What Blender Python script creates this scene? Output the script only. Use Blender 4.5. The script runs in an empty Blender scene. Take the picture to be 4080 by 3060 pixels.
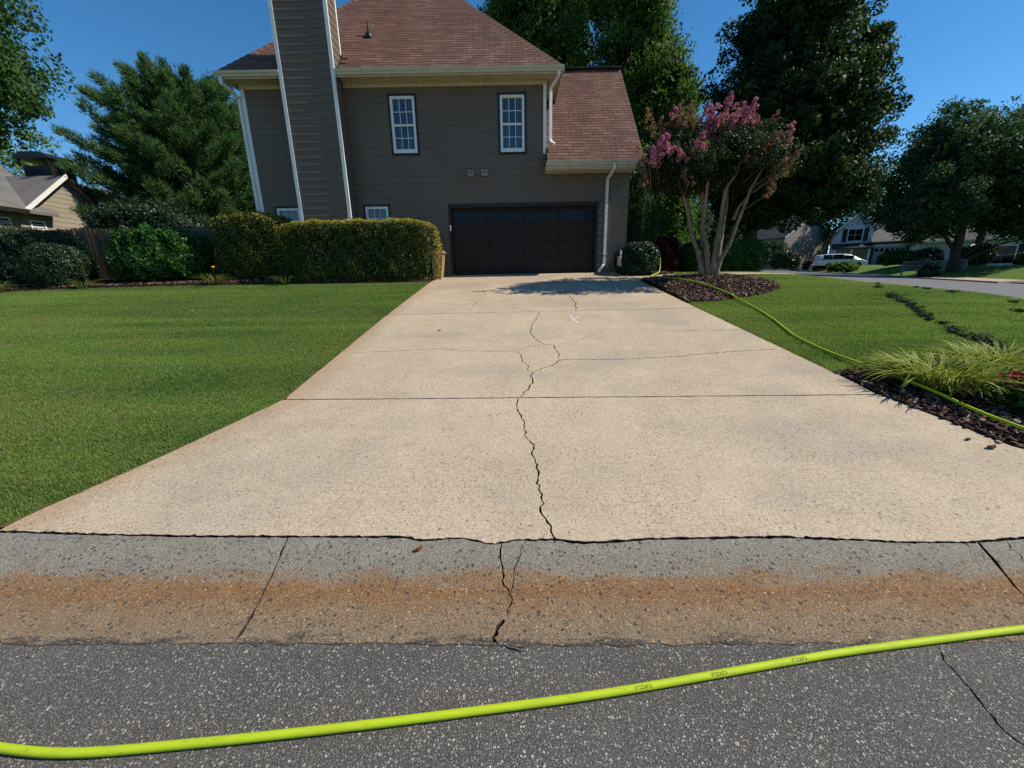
import bpy, math, random
import numpy as np
from mathutils import Vector, Matrix, Euler
from mathutils.geometry import delaunay_2d_cdt

# ------------------------------------------------------------------ camera, sky, sun, exposure
scene = bpy.context.scene
COL = scene.collection
CAM_H = 1.66
PITCH, ROLL = math.radians(15.2), math.radians(1.05)
cam_data = bpy.data.cameras.new('camera')
cam_data.sensor_width = 36.0
cam_data.lens = 13.676
cam_data.clip_start = 0.05
cam_data.clip_end = 2000
cam = bpy.data.objects.new('camera', cam_data)
COL.objects.link(cam)
cam.matrix_world = Matrix.Translation((0, 0, CAM_H)) @ Matrix.Rotation(math.pi/2 - PITCH, 4, 'X') @ Matrix.Rotation(-ROLL, 4, 'Z')
scene.camera = cam

SUN_EL, SUN_AZ = math.radians(44), math.radians(-1.5)      # azimuth measured from +X towards +Y
sun_dir = Vector((math.cos(SUN_EL)*math.cos(SUN_AZ), math.cos(SUN_EL)*math.sin(SUN_AZ), math.sin(SUN_EL)))
world = bpy.data.worlds.new('World')
scene.world = world
world.use_nodes = True
wn = world.node_tree
wn.nodes.clear()
sky = wn.nodes.new('ShaderNodeTexSky')
sky.sky_type = 'NISHITA'
sky.sun_disc = False
sky.sun_elevation = SUN_EL
sky.sun_rotation = math.pi/2 - SUN_AZ
sky.altitude = 200
sky.air_density = 1.0
sky.dust_density = 0.0
sky.ozone_density = 7.0
bg = wn.nodes.new('ShaderNodeBackground')
bg.inputs['Strength'].default_value = 0.115
hs = wn.nodes.new('ShaderNodeHueSaturation')
hs.inputs['Hue'].default_value = 0.494
hs.inputs['Saturation'].default_value = 1.17
wo = wn.nodes.new('ShaderNodeOutputWorld')
wn.links.new(sky.outputs[0], hs.inputs['Color'])
wn.links.new(hs.outputs[0], bg.inputs[0])
wn.links.new(bg.outputs[0], wo.inputs[0])
sl = bpy.data.lights.new('sun', 'SUN')
sl.energy = 4.9
sl.angle = math.radians(0.53)
sl.color = (1.0, 0.92, 0.77)
sun = bpy.data.objects.new('sun', sl)
sun.rotation_euler = sun_dir.to_track_quat('Z', 'Y').to_euler()
sun.location = (20, 0, 30)
COL.objects.link(sun)
vs = scene.view_settings
vs.view_transform = 'Standard'
vs.look = 'None'
vs.exposure = 0.24
vs.gamma = 1.0
vs.use_curve_mapping = False
scene.cycles.use_denoising = False
scene.cycles.use_adaptive_sampling = False
scene.cycles.sample_clamp_indirect = 4.0
scene.cycles.max_bounces = 6
scene.cycles.diffuse_bounces = 3
scene.cycles.glossy_bounces = 3
scene.cycles.transmission_bounces = 4
scene.cycles.transparent_max_bounces = 8
scene.cycles.caustics_reflective = False
scene.cycles.caustics_refractive = False

rng = np.random.default_rng(11)
random.seed(5)

# ------------------------------------------------------------------ object helpers
ORG = {}          # object -> its origin in the frame its mesh was written in

def tag(o, label=None, cat=None, group=None, kind=None):
    if label: o['label'] = label
    if cat: o['category'] = cat
    if group: o['group'] = group
    if kind: o['kind'] = kind
    return o

def thing(name, loc, label, cat, group=None, rotz=0.0):
    o = bpy.data.objects.new(name, None)
    o.empty_display_size = 0.2
    o.location = loc
    o.rotation_euler = (0, 0, rotz)
    COL.objects.link(o)
    ORG[o] = Vector((0, 0, 0)) if rotz else Vector(loc)
    return tag(o, label, cat, group)

def make_mesh(name, V, F, mat=None, smooth=False, attrs=None, center=True):
    V = np.asarray(V, dtype=np.float64).reshape(-1, 3)
    c = (V.min(0) + V.max(0))/2 if (center and len(V)) else np.zeros(3)
    me = bpy.data.meshes.new(name)
    Vl = V - c
    if isinstance(F, np.ndarray):
        n, k = F.shape
        me.vertices.add(len(Vl)); me.vertices.foreach_set('co', Vl.astype(np.float32).ravel())
        me.loops.add(n*k); me.loops.foreach_set('vertex_index', F.astype(np.int32).ravel())
        me.polygons.add(n); me.polygons.foreach_set('loop_start', np.arange(0, n*k, k, dtype=np.int32))
        me.update(calc_edges=True)
    else:
        me.from_pydata([tuple(v) for v in Vl], [], [tuple(f) for f in F])
    for an, (dom, data) in (attrs or {}).items():
        a = me.attributes.new(an, 'FLOAT', dom)
        a.data.foreach_set('value', np.asarray(data, dtype=np.float32))
    if smooth:
        me.polygons.foreach_set('use_smooth', np.ones(len(me.polygons), dtype=bool))
    if mat: me.materials.append(mat)
    return me, Vector(c)

def place(name, me, c, parent=None):
    o = bpy.data.objects.new(name, me)
    COL.objects.link(o)
    ORG[o] = Vector(c)
    if parent is not None:
        o.parent = parent
        o.location = Vector(c) - ORG[parent]
    else:
        o.location = c
    return o

def part(name, VF, mat, parent=None, smooth=False, attrs=None):
    me, c = make_mesh(name, VF[0], VF[1], mat, smooth, attrs)
    return place(name, me, c, parent)

def copy_tree(o, parent=None):
    c = o.copy(); COL.objects.link(c); c.parent = parent
    for ch in list(o.children): copy_tree(ch, c)
    return c

# ------------------------------------------------------------------ shape helpers: each returns (verts, faces)
def box(x0, x1, y0, y1, z0, z1):
    V = [(x0,y0,z0),(x1,y0,z0),(x1,y1,z0),(x0,y1,z0),(x0,y0,z1),(x1,y0,z1),(x1,y1,z1),(x0,y1,z1)]
    F = [(3,2,1,0),(4,5,6,7),(0,1,5,4),(1,2,6,5),(2,3,7,6),(3,0,4,7)]
    return V, F

def bevbox(x0, x1, y0, y1, z0, z1, b=0.01):
    """box with chamfered vertical and horizontal edges"""
    V, F = [], []
    def ring(z, i):
        return [(x0+i+b,y0+i,z),(x1-i-b,y0+i,z),(x1-i,y0+i+b,z),(x1-i,y1-i-b,z),(x1-i-b,y1-i,z),(x0+i+b,y1-i,z),(x0+i,y1-i-b,z),(x0+i,y0+i+b,z)]
    for z, i in ((z0, b), (z0+b, 0), (z1-b, 0), (z1, b)): V += ring(z, i)
    for r in range(3):
        for k in range(8):
            F.append((r*8+k, r*8+(k+1) % 8, (r+1)*8+(k+1) % 8, (r+1)*8+k))
    F.append(tuple(range(7, -1, -1))); F.append(tuple(range(24, 32)))
    return V, F

def join(*ms):
    V, F = [], []
    for v, f in ms:
        o = len(V); V += [tuple(p) for p in v]; F += [tuple(i+o for i in q) for q in f]
    return V, F

def prism(poly, axis, a, b):
    """extrude a 2D polygon; axis 'y': poly in (x,z) from y=a to y=b; 'x': poly in (y,z); 'z': poly in (x,y)"""
    n = len(poly)
    def P(p, t): return (p[0], t, p[1]) if axis == 'y' else ((t, p[0], p[1]) if axis == 'x' else (p[0], p[1], t))
    V = [P(p, a) for p in poly] + [P(p, b) for p in poly]
    F = [tuple(range(n)), tuple(range(2*n-1, n-1, -1))] + [(i, i+n, (i+1) % n + n, (i+1) % n) for i in range(n)]
    return V, F

def tube(path, radii, n=8, caps=True, flat=None):
    """sweep a circle (or a flat=(w,d) rectangle) along a polyline"""
    P = [Vector(p) for p in path]
    if not hasattr(radii, '__len__'): radii = [radii]*len(P)
    V, F = [], []
    prev = None
    for i, p in enumerate(P):
        t = (P[min(i+1, len(P)-1)] - P[max(i-1, 0)]).normalized()
        if prev is None:
            ref = Vector((0, 0, 1)) if abs(t.z) < 0.9 else Vector((0, 1, 0))
            u = t.cross(ref).normalized()
        else:
            u = (prev - t*prev.dot(t)).normalized()
        prev = u
        w = t.cross(u)
        if flat:
            for a, b in ((-1,-1),(1,-1),(1,1),(-1,1)): V.append(tuple(p + u*(a*flat[0]/2) + w*(b*flat[1]/2)))
        else:
            for k in range(n):
                a = 2*math.pi*k/n
                V.append(tuple(p + (u*math.cos(a) + w*math.sin(a))*radii[i]))
    m = 4 if flat else n
    for i in range(len(P)-1):
        for k in range(m):
            F.append((i*m+k, i*m+(k+1) % m, (i+1)*m+(k+1) % m, (i+1)*m+k))
    if caps:
        F.append(tuple(range(m-1, -1, -1))); F.append(tuple((len(P)-1)*m+k for k in range(m)))
    return V, F

def lathe(prof, n=16, c=(0,0,0)):
    V, F = [], []
    for r, z in prof:
        for k in range(n):
            a = 2*math.pi*k/n
            V.append((c[0]+r*math.cos(a), c[1]+r*math.sin(a), c[2]+z))
    for i in range(len(prof)-1):
        for k in range(n):
            F.append((i*n+k, i*n+(k+1) % n, (i+1)*n+(k+1) % n, (i+1)*n+k))
    F.append(tuple(range(n-1, -1, -1))); F.append(tuple((len(prof)-1)*n+k for k in range(n)))
    return V, F

def catmull(pts, per=8):
    P = [np.array(p, float) for p in pts]
    P = [2*P[0]-P[1]] + P + [2*P[-1]-P[-2]]
    out = []
    for i in range(1, len(P)-2):
        for t in np.linspace(0, 1, per, endpoint=False):
            a, b, c, d = P[i-1], P[i], P[i+1], P[i+2]
            out.append(0.5*((2*b) + (c-a)*t + (2*a-5*b+4*c-d)*t*t + (3*b-a-3*c+d)*t**3))
    out.append(P[-2])
    return out

def pip(pts, poly):
    """vectorised point in polygon"""
    x, y = pts[:, 0], pts[:, 1]
    ins = np.zeros(len(pts), bool)
    n = len(poly)
    for i in range(n):
        x1, y1 = poly[i][0], poly[i][1]; x2, y2 = poly[(i+1) % n][0], poly[(i+1) % n][1]
        c = (y1 > y) != (y2 > y)
        if y1 != y2:
            ins ^= c & (x < (x2-x1)*(y-y1)/(y2-y1) + x1)
    return ins

def edge_dist(pts, poly):
    d = np.full(len(pts), 1e9)
    n = len(poly)
    for i in range(n):
        a = np.array(poly[i][:2]); b = np.array(poly[(i+1) % n][:2]); ab = b-a
        t = np.clip(((pts-a) @ ab)/max(ab @ ab, 1e-9), 0, 1)
        d = np.minimum(d, np.linalg.norm(pts - (a + t[:, None]*ab), axis=1))
    return d

def sheet(outline, hfn, spacing, cuts=(), skirt=0.0, extra=None):
    """a triangulated surface over a 2D outline, with real slots where the cut polygons lie and skirts down all edges"""
    pts = [Vector(p[:2]) for p in outline]
    edges = [(i, (i+1) % len(pts)) for i in range(len(pts))]
    for c in cuts:
        o = len(pts); pts += [Vector(p[:2]) for p in c]
        edges += [(o+i, o+(i+1) % len(c)) for i in range(len(c))]
    oa = np.array([p[:2] for p in outline])
    if spacing:
        gx = np.arange(oa[:, 0].min()+spacing/2, oa[:, 0].max(), spacing); gy = np.arange(oa[:, 1].min()+spacing/2, oa[:, 1].max(), spacing)
        G = np.stack(np.meshgrid(gx, gy), -1).reshape(-1, 2)
        G = G[pip(G, oa)]
        if len(G): G = G[edge_dist(G, oa) > spacing*0.35]
        pts += [Vector(p) for p in G]
    if extra is not None: pts += [Vector(p) for p in extra]
    r = delaunay_2d_cdt(pts, edges, [], 0, 1e-5)
    v2 = np.array([tuple(p) for p in r[0]]); f = np.array([t for t in r[2] if len(t) == 3])
    ce = v2[f].mean(1)
    keep = pip(ce, oa)
    for c in cuts: keep &= ~pip(ce, np.array([p[:2] for p in c]))
    f = f[keep]
    e1, e2 = v2[f[:, 1]]-v2[f[:, 0]], v2[f[:, 2]]-v2[f[:, 0]]
    cr = e1[:, 0]*e2[:, 1]-e1[:, 1]*e2[:, 0]
    f[cr < 0] = f[cr < 0][:, ::-1]
    V = [(x, y, hfn(x, y)) for x, y in v2]
    F = [tuple(int(i) for i in t) for t in f]
    if skirt:
        cnt = {}
        for t in F:
            for a, b in ((t[0],t[1]),(t[1],t[2]),(t[2],t[0])): cnt[(a, b)] = 1
        low = {}
        for (a, b) in list(cnt):
            if (b, a) not in cnt:
                for i in (a, b):
                    if i not in low: low[i] = len(V); V.append((V[i][0], V[i][1], V[i][2]-skirt))
                F.append((b, a, low[a], low[b]))
    used = sorted({i for t in F for i in t}); mp = {u: k for k, u in enumerate(used)}
    return [V[u] for u in used], [tuple(mp[i] for i in t) for t in F]

def crack(path, w, rough=0.012, step=0.03, seed=0, taper=True):
    """outline of a jagged crack along a polyline"""
    r = np.random.default_rng(seed)
    P = [np.array(path[0], float)]
    for a, b in zip(path[:-1], path[1:]):
        a, b = np.array(a, float), np.array(b, float)
        k = max(1, int(np.linalg.norm(b-a)/step))
        for i in range(1, k+1): P.append(a + (b-a)*i/k)
    P = np.array(P)
    T = np.gradient(P, axis=0); T /= np.linalg.norm(T, axis=1)[:, None]+1e-9
    Nn = np.stack([-T[:, 1], T[:, 0]], 1)
    P = P + Nn*(r.normal(0, rough, len(P)))[:, None]
    W = w*(0.55 + 0.9*r.random(len(P)))
    if taper: W *= np.minimum(1, 0.25 + np.minimum(np.arange(len(P)), np.arange(len(P))[::-1])/4)
    return [tuple(p) for p in P + Nn*W[:, None]/2] + [tuple(p) for p in (P - Nn*W[:, None]/2)[::-1]]

# ------------------------------------------------------------------ the lie of the land
def ss(a, b, x):
    t = min(1, max(0, (x-a)/(b-a))); return t*t*(3-2*t)
def slope(x, y): return 0.086 + 0.151*(y-2.135)
def ground_z(X, Y):
    d = slope(X, Y)
    s = (X - 0.4*Y - 8)/1.077
    R = 1.12 - 0.0375*X + 0.042*Y
    C = R + (1.74 + 0.004*(Y-12) - R)*ss(-0.3, -5.5, s) if s < 8 else R + 1.0*ss(8.2, 14, s)
    L = 1.86 + 0.012*max(0, Y-15)
    w = ss(2, 6, X)
    C = L*(1-w) + C*w
    h = max(0.3-abs(d-C), 0)/0.3
    return min(d, C) - h*h*0.3*0.25
def road_z(X, Y): return 1.12 - 0.0375*X + 0.042*Y

# ------------------------------------------------------------------ materials
class Mat:
    def __init__(s, name, rough=0.7, spec=0.3):
        s.m = bpy.data.materials.new(name); s.m.use_nodes = True
        s.nt = s.m.node_tree; s.b = s.nt.nodes['Principled BSDF']; s.out = s.nt.nodes['Material Output']
        s.b.inputs['Roughness'].default_value = rough
        s.b.inputs['Specular IOR Level'].default_value = spec
    def n(s, t, out=0, props=None, **kw):
        nd = s.nt.nodes.new(t)
        for k, v in (props or {}).items(): setattr(nd, k, v)
        for k, v in kw.items():
            key = int(k[1:]) if (k[0] == 'i' and k[1:].isdigit()) else k.replace('_', ' ')
            s.set(nd.inputs[key], v)
        return nd.outputs[out]
    def set(s, inp, v):
        if isinstance(v, bpy.types.NodeSocket): s.nt.links.new(v, inp)
        else:
            if hasattr(inp.default_value, '__len__') and not hasattr(v, '__len__'): v = [v]*len(inp.default_value)
            if hasattr(v, '__len__') and len(v) == 3 and len(inp.default_value) == 4: v = (*v, 1)
            inp.default_value = v
    def pos(s): return s.n('ShaderNodeNewGeometry')
    def objco(s): return s.n('ShaderNodeTexCoord', 3)
    def scale(s, vec, sc): return s.n('ShaderNodeVectorMath', props={'operation': 'MULTIPLY'}, i0=vec, i1=sc)
    def noise(s, vec, sc, det=3, rough=0.55, dist=0.0): return s.n('ShaderNodeTexNoise', Vector=vec, Scale=sc, Detail=det, Roughness=rough, Distortion=dist)
    def voro(s, vec, sc, out=0, feature='F1', rnd=1.0):
        return s.n('ShaderNodeTexVoronoi', out, {'feature': feature}, Vector=vec, Scale=sc, Randomness=rnd)
    def ramp(s, f, stops, interp='LINEAR'):
        nd = s.nt.nodes.new('ShaderNodeValToRGB'); cr = nd.color_ramp; cr.interpolation = interp
        while len(cr.elements) < len(stops): cr.elements.new(0.5)
        for e, (p, c) in zip(cr.elements, stops):
            e.position = p; e.color = (*c, 1) if hasattr(c, '__len__') else (c, c, c, 1)
        s.nt.links.new(f, nd.inputs[0])
        return nd.outputs[0]
    def mix(s, f, a, b, mode='MIX'):
        nd = s.nt.nodes.new('ShaderNodeMix'); nd.data_type = 'RGBA'; nd.blend_type = mode
        s.set(nd.inputs[0], f); s.set(nd.inputs[6], a); s.set(nd.inputs[7], b)
        return nd.outputs[2]
    def math(s, op, a, b=0.0, c=None):
        nd = s.nt.nodes.new('ShaderNodeMath'); nd.operation = op
        s.set(nd.inputs[0], a); s.set(nd.inputs[1], b)
        if c is not None: s.set(nd.inputs[2], c)
        return nd.outputs[0]
    def attr(s, name): return s.n('ShaderNodeAttribute', 2, {'attribute_name': name})
    def sep(s, v, i): return s.n('ShaderNodeSeparateXYZ', i, Vector=v)
    def color(s, c): s.set(s.b.inputs['Base Color'], c); return s
    def rough(s, v): s.set(s.b.inputs['Roughness'], v); return s
    def bump(s, h, strength=0.3, dist=0.01):
        s.set(s.b.inputs['Normal'], s.n('ShaderNodeBump', Height=h, Strength=strength, Distance=dist)); return s
    def translucent(s, col, f):
        tr = s.n('ShaderNodeBsdfTranslucent', Color=col)
        mx = s.n('ShaderNodeMixShader', i0=f, i1=s.b.outputs[0], i2=tr)
        s.nt.links.new(mx, s.out.inputs[0]); return s

def plain(name, col, rough=0.6, spec=0.3, var=0.12, nscale=6.0, bump=0.0, metal=0.0):
    """paint or plastic with a little grime and unevenness"""
    m = Mat(name, rough, spec); p = m.objco()
    f = m.noise(p, nscale, 5)
    m.color(m.mix(m.ramp(f, [(0.3, 0.0), (0.75, 1.0)]), col, tuple(c*(1-var*2) for c in col)))
    if bump: m.bump(m.noise(p, nscale*12, 3), bump, 0.004)
    m.b.inputs['Metallic'].default_value = metal
    return m.m

def concrete():
    m = Mat('driveway concrete', 0.9, 0.2); p = m.pos()
    big = m.noise(p, 0.55, 5, 0.6)
    mid = m.noise(p, 3.2, 5, 0.65)
    fine = m.noise(p, 55, 3, 0.7)
    c = m.mix(m.ramp(big, [(0.32, 0.0), (0.7, 1.0)]), (0.585, 0.475, 0.340), (0.475, 0.380, 0.272))
    c = m.mix(m.ramp(mid, [(0.35, 0.0), (0.8, 0.65)]), c, (0.64, 0.535, 0.40))
    # worn greyish patches and ochre wash towards the garage and along the grass edges
    grey = m.ramp(m.noise(m.scale(p, (0.5, 0.9, 1)), 1.1, 4, 0.6), [(0.50, 0.0), (0.66, 0.55)])
    c = m.mix(grey, c, (0.38, 0.335, 0.285))
    y = m.sep(p, 1); x = m.sep(p, 0)
    och = m.math('MULTIPLY', m.ramp(m.noise(p, 1.7, 4, 0.6), [(0.4, 0.0), (0.7, 1.0)]), m.n('ShaderNodeMapRange', Value=y, i1=7.0, i2=13.0, i3=0.05, i4=0.75))
    c = m.mix(och, c, (0.46, 0.31, 0.19))
    le = m.math('ADD', m.math('MULTIPLY', m.math('MAXIMUM', m.math('SUBTRACT', 4.18, y), 0.0), 0.45), m.math('ADD', x, 2.55))
    edge = m.n('ShaderNodeMapRange', Value=m.math('SUBTRACT', le, m.math('MULTIPLY', m.noise(p, 2.2, 4, 0.7), 0.45)), i1=-0.22, i2=0.12, i3=0.75, i4=0.0)
    c = m.mix(edge, c, (0.45, 0.31, 0.19))
    # pits and exposed dark aggregate
    v = m.voro(p, 62)
    vr = m.sep(m.voro(p, 62, 1), 0)
    pit = m.math('MULTIPLY', m.ramp(v, [(0.16, 1.0), (0.36, 0.0)]), m.ramp(vr, [(0.50, 0.0), (0.58, 1.0)]))
    pit = m.math('MULTIPLY', pit, m.ramp(m.noise(p, 1.4, 3), [(0.34, 0.35), (0.60, 1.0)]))
    v2 = m.voro(p, 26); vr2 = m.sep(m.voro(p, 26, 1), 1)
    peb = m.math('MULTIPLY', m.ramp(v2, [(0.12, 1.0), (0.24, 0.0)]), m.ramp(vr2, [(0.76, 0.0), (0.82, 0.9)]))
    v3 = m.voro(m.scale(p, (1, 1, 1)), 9); vr3 = m.sep(m.voro(p, 9, 1), 2)
    spot = m.math('MULTIPLY', m.ramp(v3, [(0.05, 1.0), (0.13, 0.0)]), m.ramp(vr3, [(0.82, 0.0), (0.86, 0.9)]))
    c = m.mix(pit, c, (0.17, 0.13, 0.095))
    c = m.mix(peb, c, (0.13, 0.12, 0.115))
    c = m.mix(spot, c, (0.14, 0.11, 0.085))
    # hairline crazing
    cz = m.n('ShaderNodeTexVoronoi', 0, {'feature': 'DISTANCE_TO_EDGE'}, Vector=m.n('ShaderNodeVectorMath', props={'operation': 'ADD'}, i0=p, i1=m.scale(m.n('ShaderNodeTexNoise', 1, Vector=p, Scale=30.0), 0.03)), Scale=14.0)
    craze = m.math('MULTIPLY', m.ramp(cz, [(0.0, 1.0), (0.035, 0.0)]), m.ramp(m.noise(p, 2.3, 3), [(0.42, 0.0), (0.60, 0.75)]))
    c = m.mix(craze, c, (0.27, 0.21, 0.155))
    c = m.mix(m.ramp(fine, [(0.42, 0.0), (0.66, 0.8)]), c, m.mix(1.0, c, (0.66, 0.63, 0.60), 'MULTIPLY'))
    grain = m.noise(m.scale(p, (1.0, 1.6, 1.0)), 130, 2, 0.8)
    c = m.mix(m.ramp(grain, [(0.50, 0.0), (0.66, 0.9)]), c, m.mix(1.0, c, (0.55, 0.51, 0.47), 'MULTIPLY'))
    broom = m.noise(m.scale(p, (2.0, 60.0, 1.0)), 3.0, 3, 0.7)
    c = m.mix(m.ramp(broom, [(0.45, 0.0), (0.75, 0.22)]), c, m.mix(1.0, c, (0.7, 0.68, 0.66), 'MULTIPLY'))
    m.color(c)
    h = m.math('SUBTRACT', m.math('MULTIPLY', fine, 0.5), m.math('MULTIPLY', pit, 0.9))
    return m.bump(h, 0.55, 0.004).m

def gutter_concrete():
    m = Mat('kerb concrete', 0.9, 0.2); p = m.pos()
    y = m.sep(p, 1)
    wob = m.math('MULTIPLY', m.math('SUBTRACT', m.noise(m.scale(p, (1.3, 4, 1)), 2.6, 6, 0.75), 0.5), 0.40)
    yy = m.math('ADD', m.math('ADD', y, m.math('MULTIPLY', m.sep(p, 0), 0.022)), wob)
    fine = m.noise(p, 80, 3, 0.7)
    base = m.ramp(m.n('ShaderNodeMapRange', Value=yy, i1=1.40, i2=2.20, i3=0.0, i4=1.0),
        [(0.0, (0.10, 0.085, 0.07)), (0.05, (0.11, 0.09, 0.075)), (0.10, (0.30, 0.225, 0.15)), (0.28, (0.32, 0.22, 0.13)), (0.44, (0.31, 0.160, 0.068)), (0.52, (0.33, 0.20, 0.10)), (0.62, (0.30, 0.275, 0.225)), (0.80, (0.32, 0.305, 0.26)), (1.0, (0.30, 0.285, 0.245))])
    base = m.mix(m.ramp(m.noise(p, 9, 5, 0.7), [(0.38, 0.0), (0.72, 0.55)]), base, m.mix(1.0, base, (0.62, 0.60, 0.58), 'MULTIPLY'))
    c = m.mix(m.math('MULTIPLY', fine, 0.8), base, m.mix(1.0, base, (0.6, 0.58, 0.56), 'MULTIPLY'))
    q = m.n('ShaderNodeVectorMath', props={'operation': 'ADD'}, i0=p, i1=m.scale(m.n('ShaderNodeTexNoise', 1, Vector=p, Scale=70.0, Detail=3.0), 0.022))
    def stones(sc, lo, hi, thr, cola, colb, k):
        v = m.voro(q, sc); r = m.voro(q, sc, 1)
        f = m.math('MULTIPLY', m.ramp(v, [(lo, 1.0), (hi, 0.0)]), m.ramp(m.sep(r, 0), [(thr, 0.0), (thr+0.05, k)]))
        return f, m.mix(m.sep(r, 1), cola, colb)
    f1, c1 = stones(38, 0.28, 0.36, 0.70, (0.05, 0.053, 0.06), (0.13, 0.12, 0.115), 0.95)
    f2, c2 = stones(46, 0.26, 0.34, 0.70, (0.56, 0.41, 0.25), (0.24, 0.165, 0.10), 0.85)
    f3, c3 = stones(110, 0.28, 0.44, 0.35, (0.10, 0.088, 0.072), (0.46, 0.40, 0.32), 0.85)
    lower = m.n('ShaderNodeMapRange', Value=yy, i1=1.78, i2=1.95, i3=1.0, i4=0.25)
    c = m.mix(m.math('MULTIPLY', f3, 0.8), c, c3); c = m.mix(f1, c, c1); c = m.mix(m.math('MULTIPLY', f2, lower), c, c2)
    gr = m.noise(p, 120, 2, 0.85)
    c = m.mix(m.ramp(gr, [(0.40, 0.8), (0.52, 0.0)]), c, m.mix(1.0, c, (0.36, 0.33, 0.31), 'MULTIPLY'))
    c = m.mix(m.ramp(gr, [(0.55, 0.0), (0.70, 0.6)]), c, m.mix(1.0, c, (1.55, 1.5, 1.45), 'MULTIPLY'))
    m.color(c)
    h = m.math('ADD', m.math('MULTIPLY', gr, 0.8), m.math('MULTIPLY', m.math('ADD', f1, f2), 0.4))
    return m.bump(h, 0.9, 0.007).m

def asphalt(name, near=True):
    m = Mat(name, 0.88, 0.25); p = m.pos()
    c = m.mix(m.ramp(m.noise(p, 1.1, 4), [(0.35, 0), (0.7, 1)]), (0.075, 0.073, 0.076), (0.10, 0.098, 0.10))
    if not near:
        f = m.noise(p, 9, 6, 0.75)
        c = m.mix(m.ramp(f, [(0.35, 0), (0.75, 1)]), (0.10, 0.10, 0.105), (0.20, 0.20, 0.205))
        c = m.mix(m.ramp(m.noise(m.scale(p, (1, 0.35, 1)), 0.7, 4), [(0.5, 0), (0.75, 0.5)]), c, (0.09, 0.085, 0.08))
        m.color(c); return m.bump(f, 0.4, 0.01).m
    h = None
    q = m.n('ShaderNodeVectorMath', props={'operation': 'ADD'}, i0=p, i1=m.scale(m.n('ShaderNodeTexNoise', 1, Vector=p, Scale=90.0), 0.008))
    for sc, thr, k, ca, cb in ((210, 0.15, 0.85, (0.22, 0.215, 0.22), (0.035, 0.034, 0.036)), (150, 0.22, 0.9, (0.36, 0.35, 0.35), (0.10, 0.095, 0.10)), (105, 0.34, 0.92, (0.40, 0.385, 0.38), (0.12, 0.115, 0.12)), (72, 0.66, 0.95, (0.58, 0.56, 0.53), (0.20, 0.19, 0.19)), (46, 0.955, 0.9, (0.58, 0.53, 0.45), (0.35, 0.33, 0.31))):
        v = m.voro(q, sc); r = m.voro(q, sc, 1)
        f = m.math('MULTIPLY', m.ramp(v, [(0.30, 1.0), (0.42, 0.0)]), m.ramp(m.sep(r, 0), [(thr, 0.0), (thr+0.04, k)]))
        c = m.mix(f, c, m.mix(m.sep(r, 1), ca, cb))
        h = f if h is None else m.math('ADD', h, m.math('MULTIPLY', f, 0.7))
    gr = m.noise(p, 150, 3, 0.85)
    c = m.mix(m.ramp(gr, [(0.38, 0.8), (0.48, 0.0)]), c, m.mix(1.0, c, (0.22, 0.22, 0.22), 'MULTIPLY'))
    c = m.mix(m.ramp(gr, [(0.56, 0.0), (0.70, 0.55)]), c, (0.42, 0.41, 0.41))
    c = m.mix(1.0, c, (1.10, 1.05, 0.95), 'MULTIPLY')
    big = m.noise(p, 2.4, 4, 0.6)
    c = m.mix(m.ramp(big, [(0.4, 0.0), (0.75, 0.35)]), c, m.mix(1.0, c, (0.55, 0.55, 0.56), 'MULTIPLY'))
    m.color(c)
    return m.bump(h, 0.9, 0.006).m

def soil(name, a, b): 
    m = Mat(name, 0.95, 0.1); p = m.pos()
    f = m.noise(p, 18, 6, 0.7)
    m.color(m.mix(m.ramp(f, [(0.3, 0), (0.7, 1)]), a, b)); return m.bump(f, 0.7, 0.02).m

def lawn_colors(m, p):
    big = m.noise(p, 0.45, 4, 0.6)
    stripe = m.noise(m.scale(p, (0.10, 1.0, 0.2)), 1.7, 2, 0.5)
    mott = m.noise(p, 4.5, 5, 0.7)
    c = m.mix(m.ramp(stripe, [(0.38, 0.0), (0.64, 1.0)]), (0.078, 0.176, 0.026), (0.190, 0.310, 0.056))
    c = m.mix(m.ramp(big, [(0.46, 0.0), (0.68, 0.75)]), c, (0.215, 0.265, 0.064))
    c = m.mix(m.ramp(mott, [(0.52, 0.0), (0.74, 0.6)]), c, (0.27, 0.255, 0.10))
    return c

def grass_blades():
    m = Mat('grass blade', 0.55, 0.3); p = m.pos()
    c = lawn_colors(m, p)
    t = m.attr('tint')
    c = m.mix(m.ramp(t, [(0.0, 0.45), (0.5, 0.0)]), c, (0.060, 0.130, 0.020))
    c = m.mix(m.ramp(t, [(0.6, 0.0), (1.0, 0.7)]), c, (0.34, 0.33, 0.14))
    m.color(c)
    return m.translucent(m.mix(1.0, c, (1.5, 1.5, 0.9), 'MULTIPLY'), 0.40).m

def lawn_soil():
    m = Mat('lawn ground', 0.95, 0.1); p = m.pos()
    c = m.mix(m.ramp(m.noise(p, 40, 4, 0.7), [(0.3, 0), (0.75, 1)]), m.mix(1.0, lawn_colors(m, p), (0.55, 0.6, 0.5), 'MULTIPLY'), (0.075, 0.06, 0.03))
    m.color(c); return m.bump(m.noise(p, 60, 3), 0.7, 0.02).m

def far_grass():
    m = Mat('far grass', 0.9, 0.15); p = m.pos()
    f = m.noise(p, 3.0, 6, 0.7)
    c = m.mix(m.ramp(m.noise(p, 0.25, 4), [(0.35, 0), (0.7, 1)]), (0.085, 0.16, 0.02), (0.12, 0.19, 0.03))
    c = m.mix(m.ramp(f, [(0.4, 0), (0.8, 0.6)]), c, (0.06, 0.11, 0.02))
    m.color(c); return m.bump(m.noise(p, 30, 4), 0.8, 0.05).m

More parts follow.
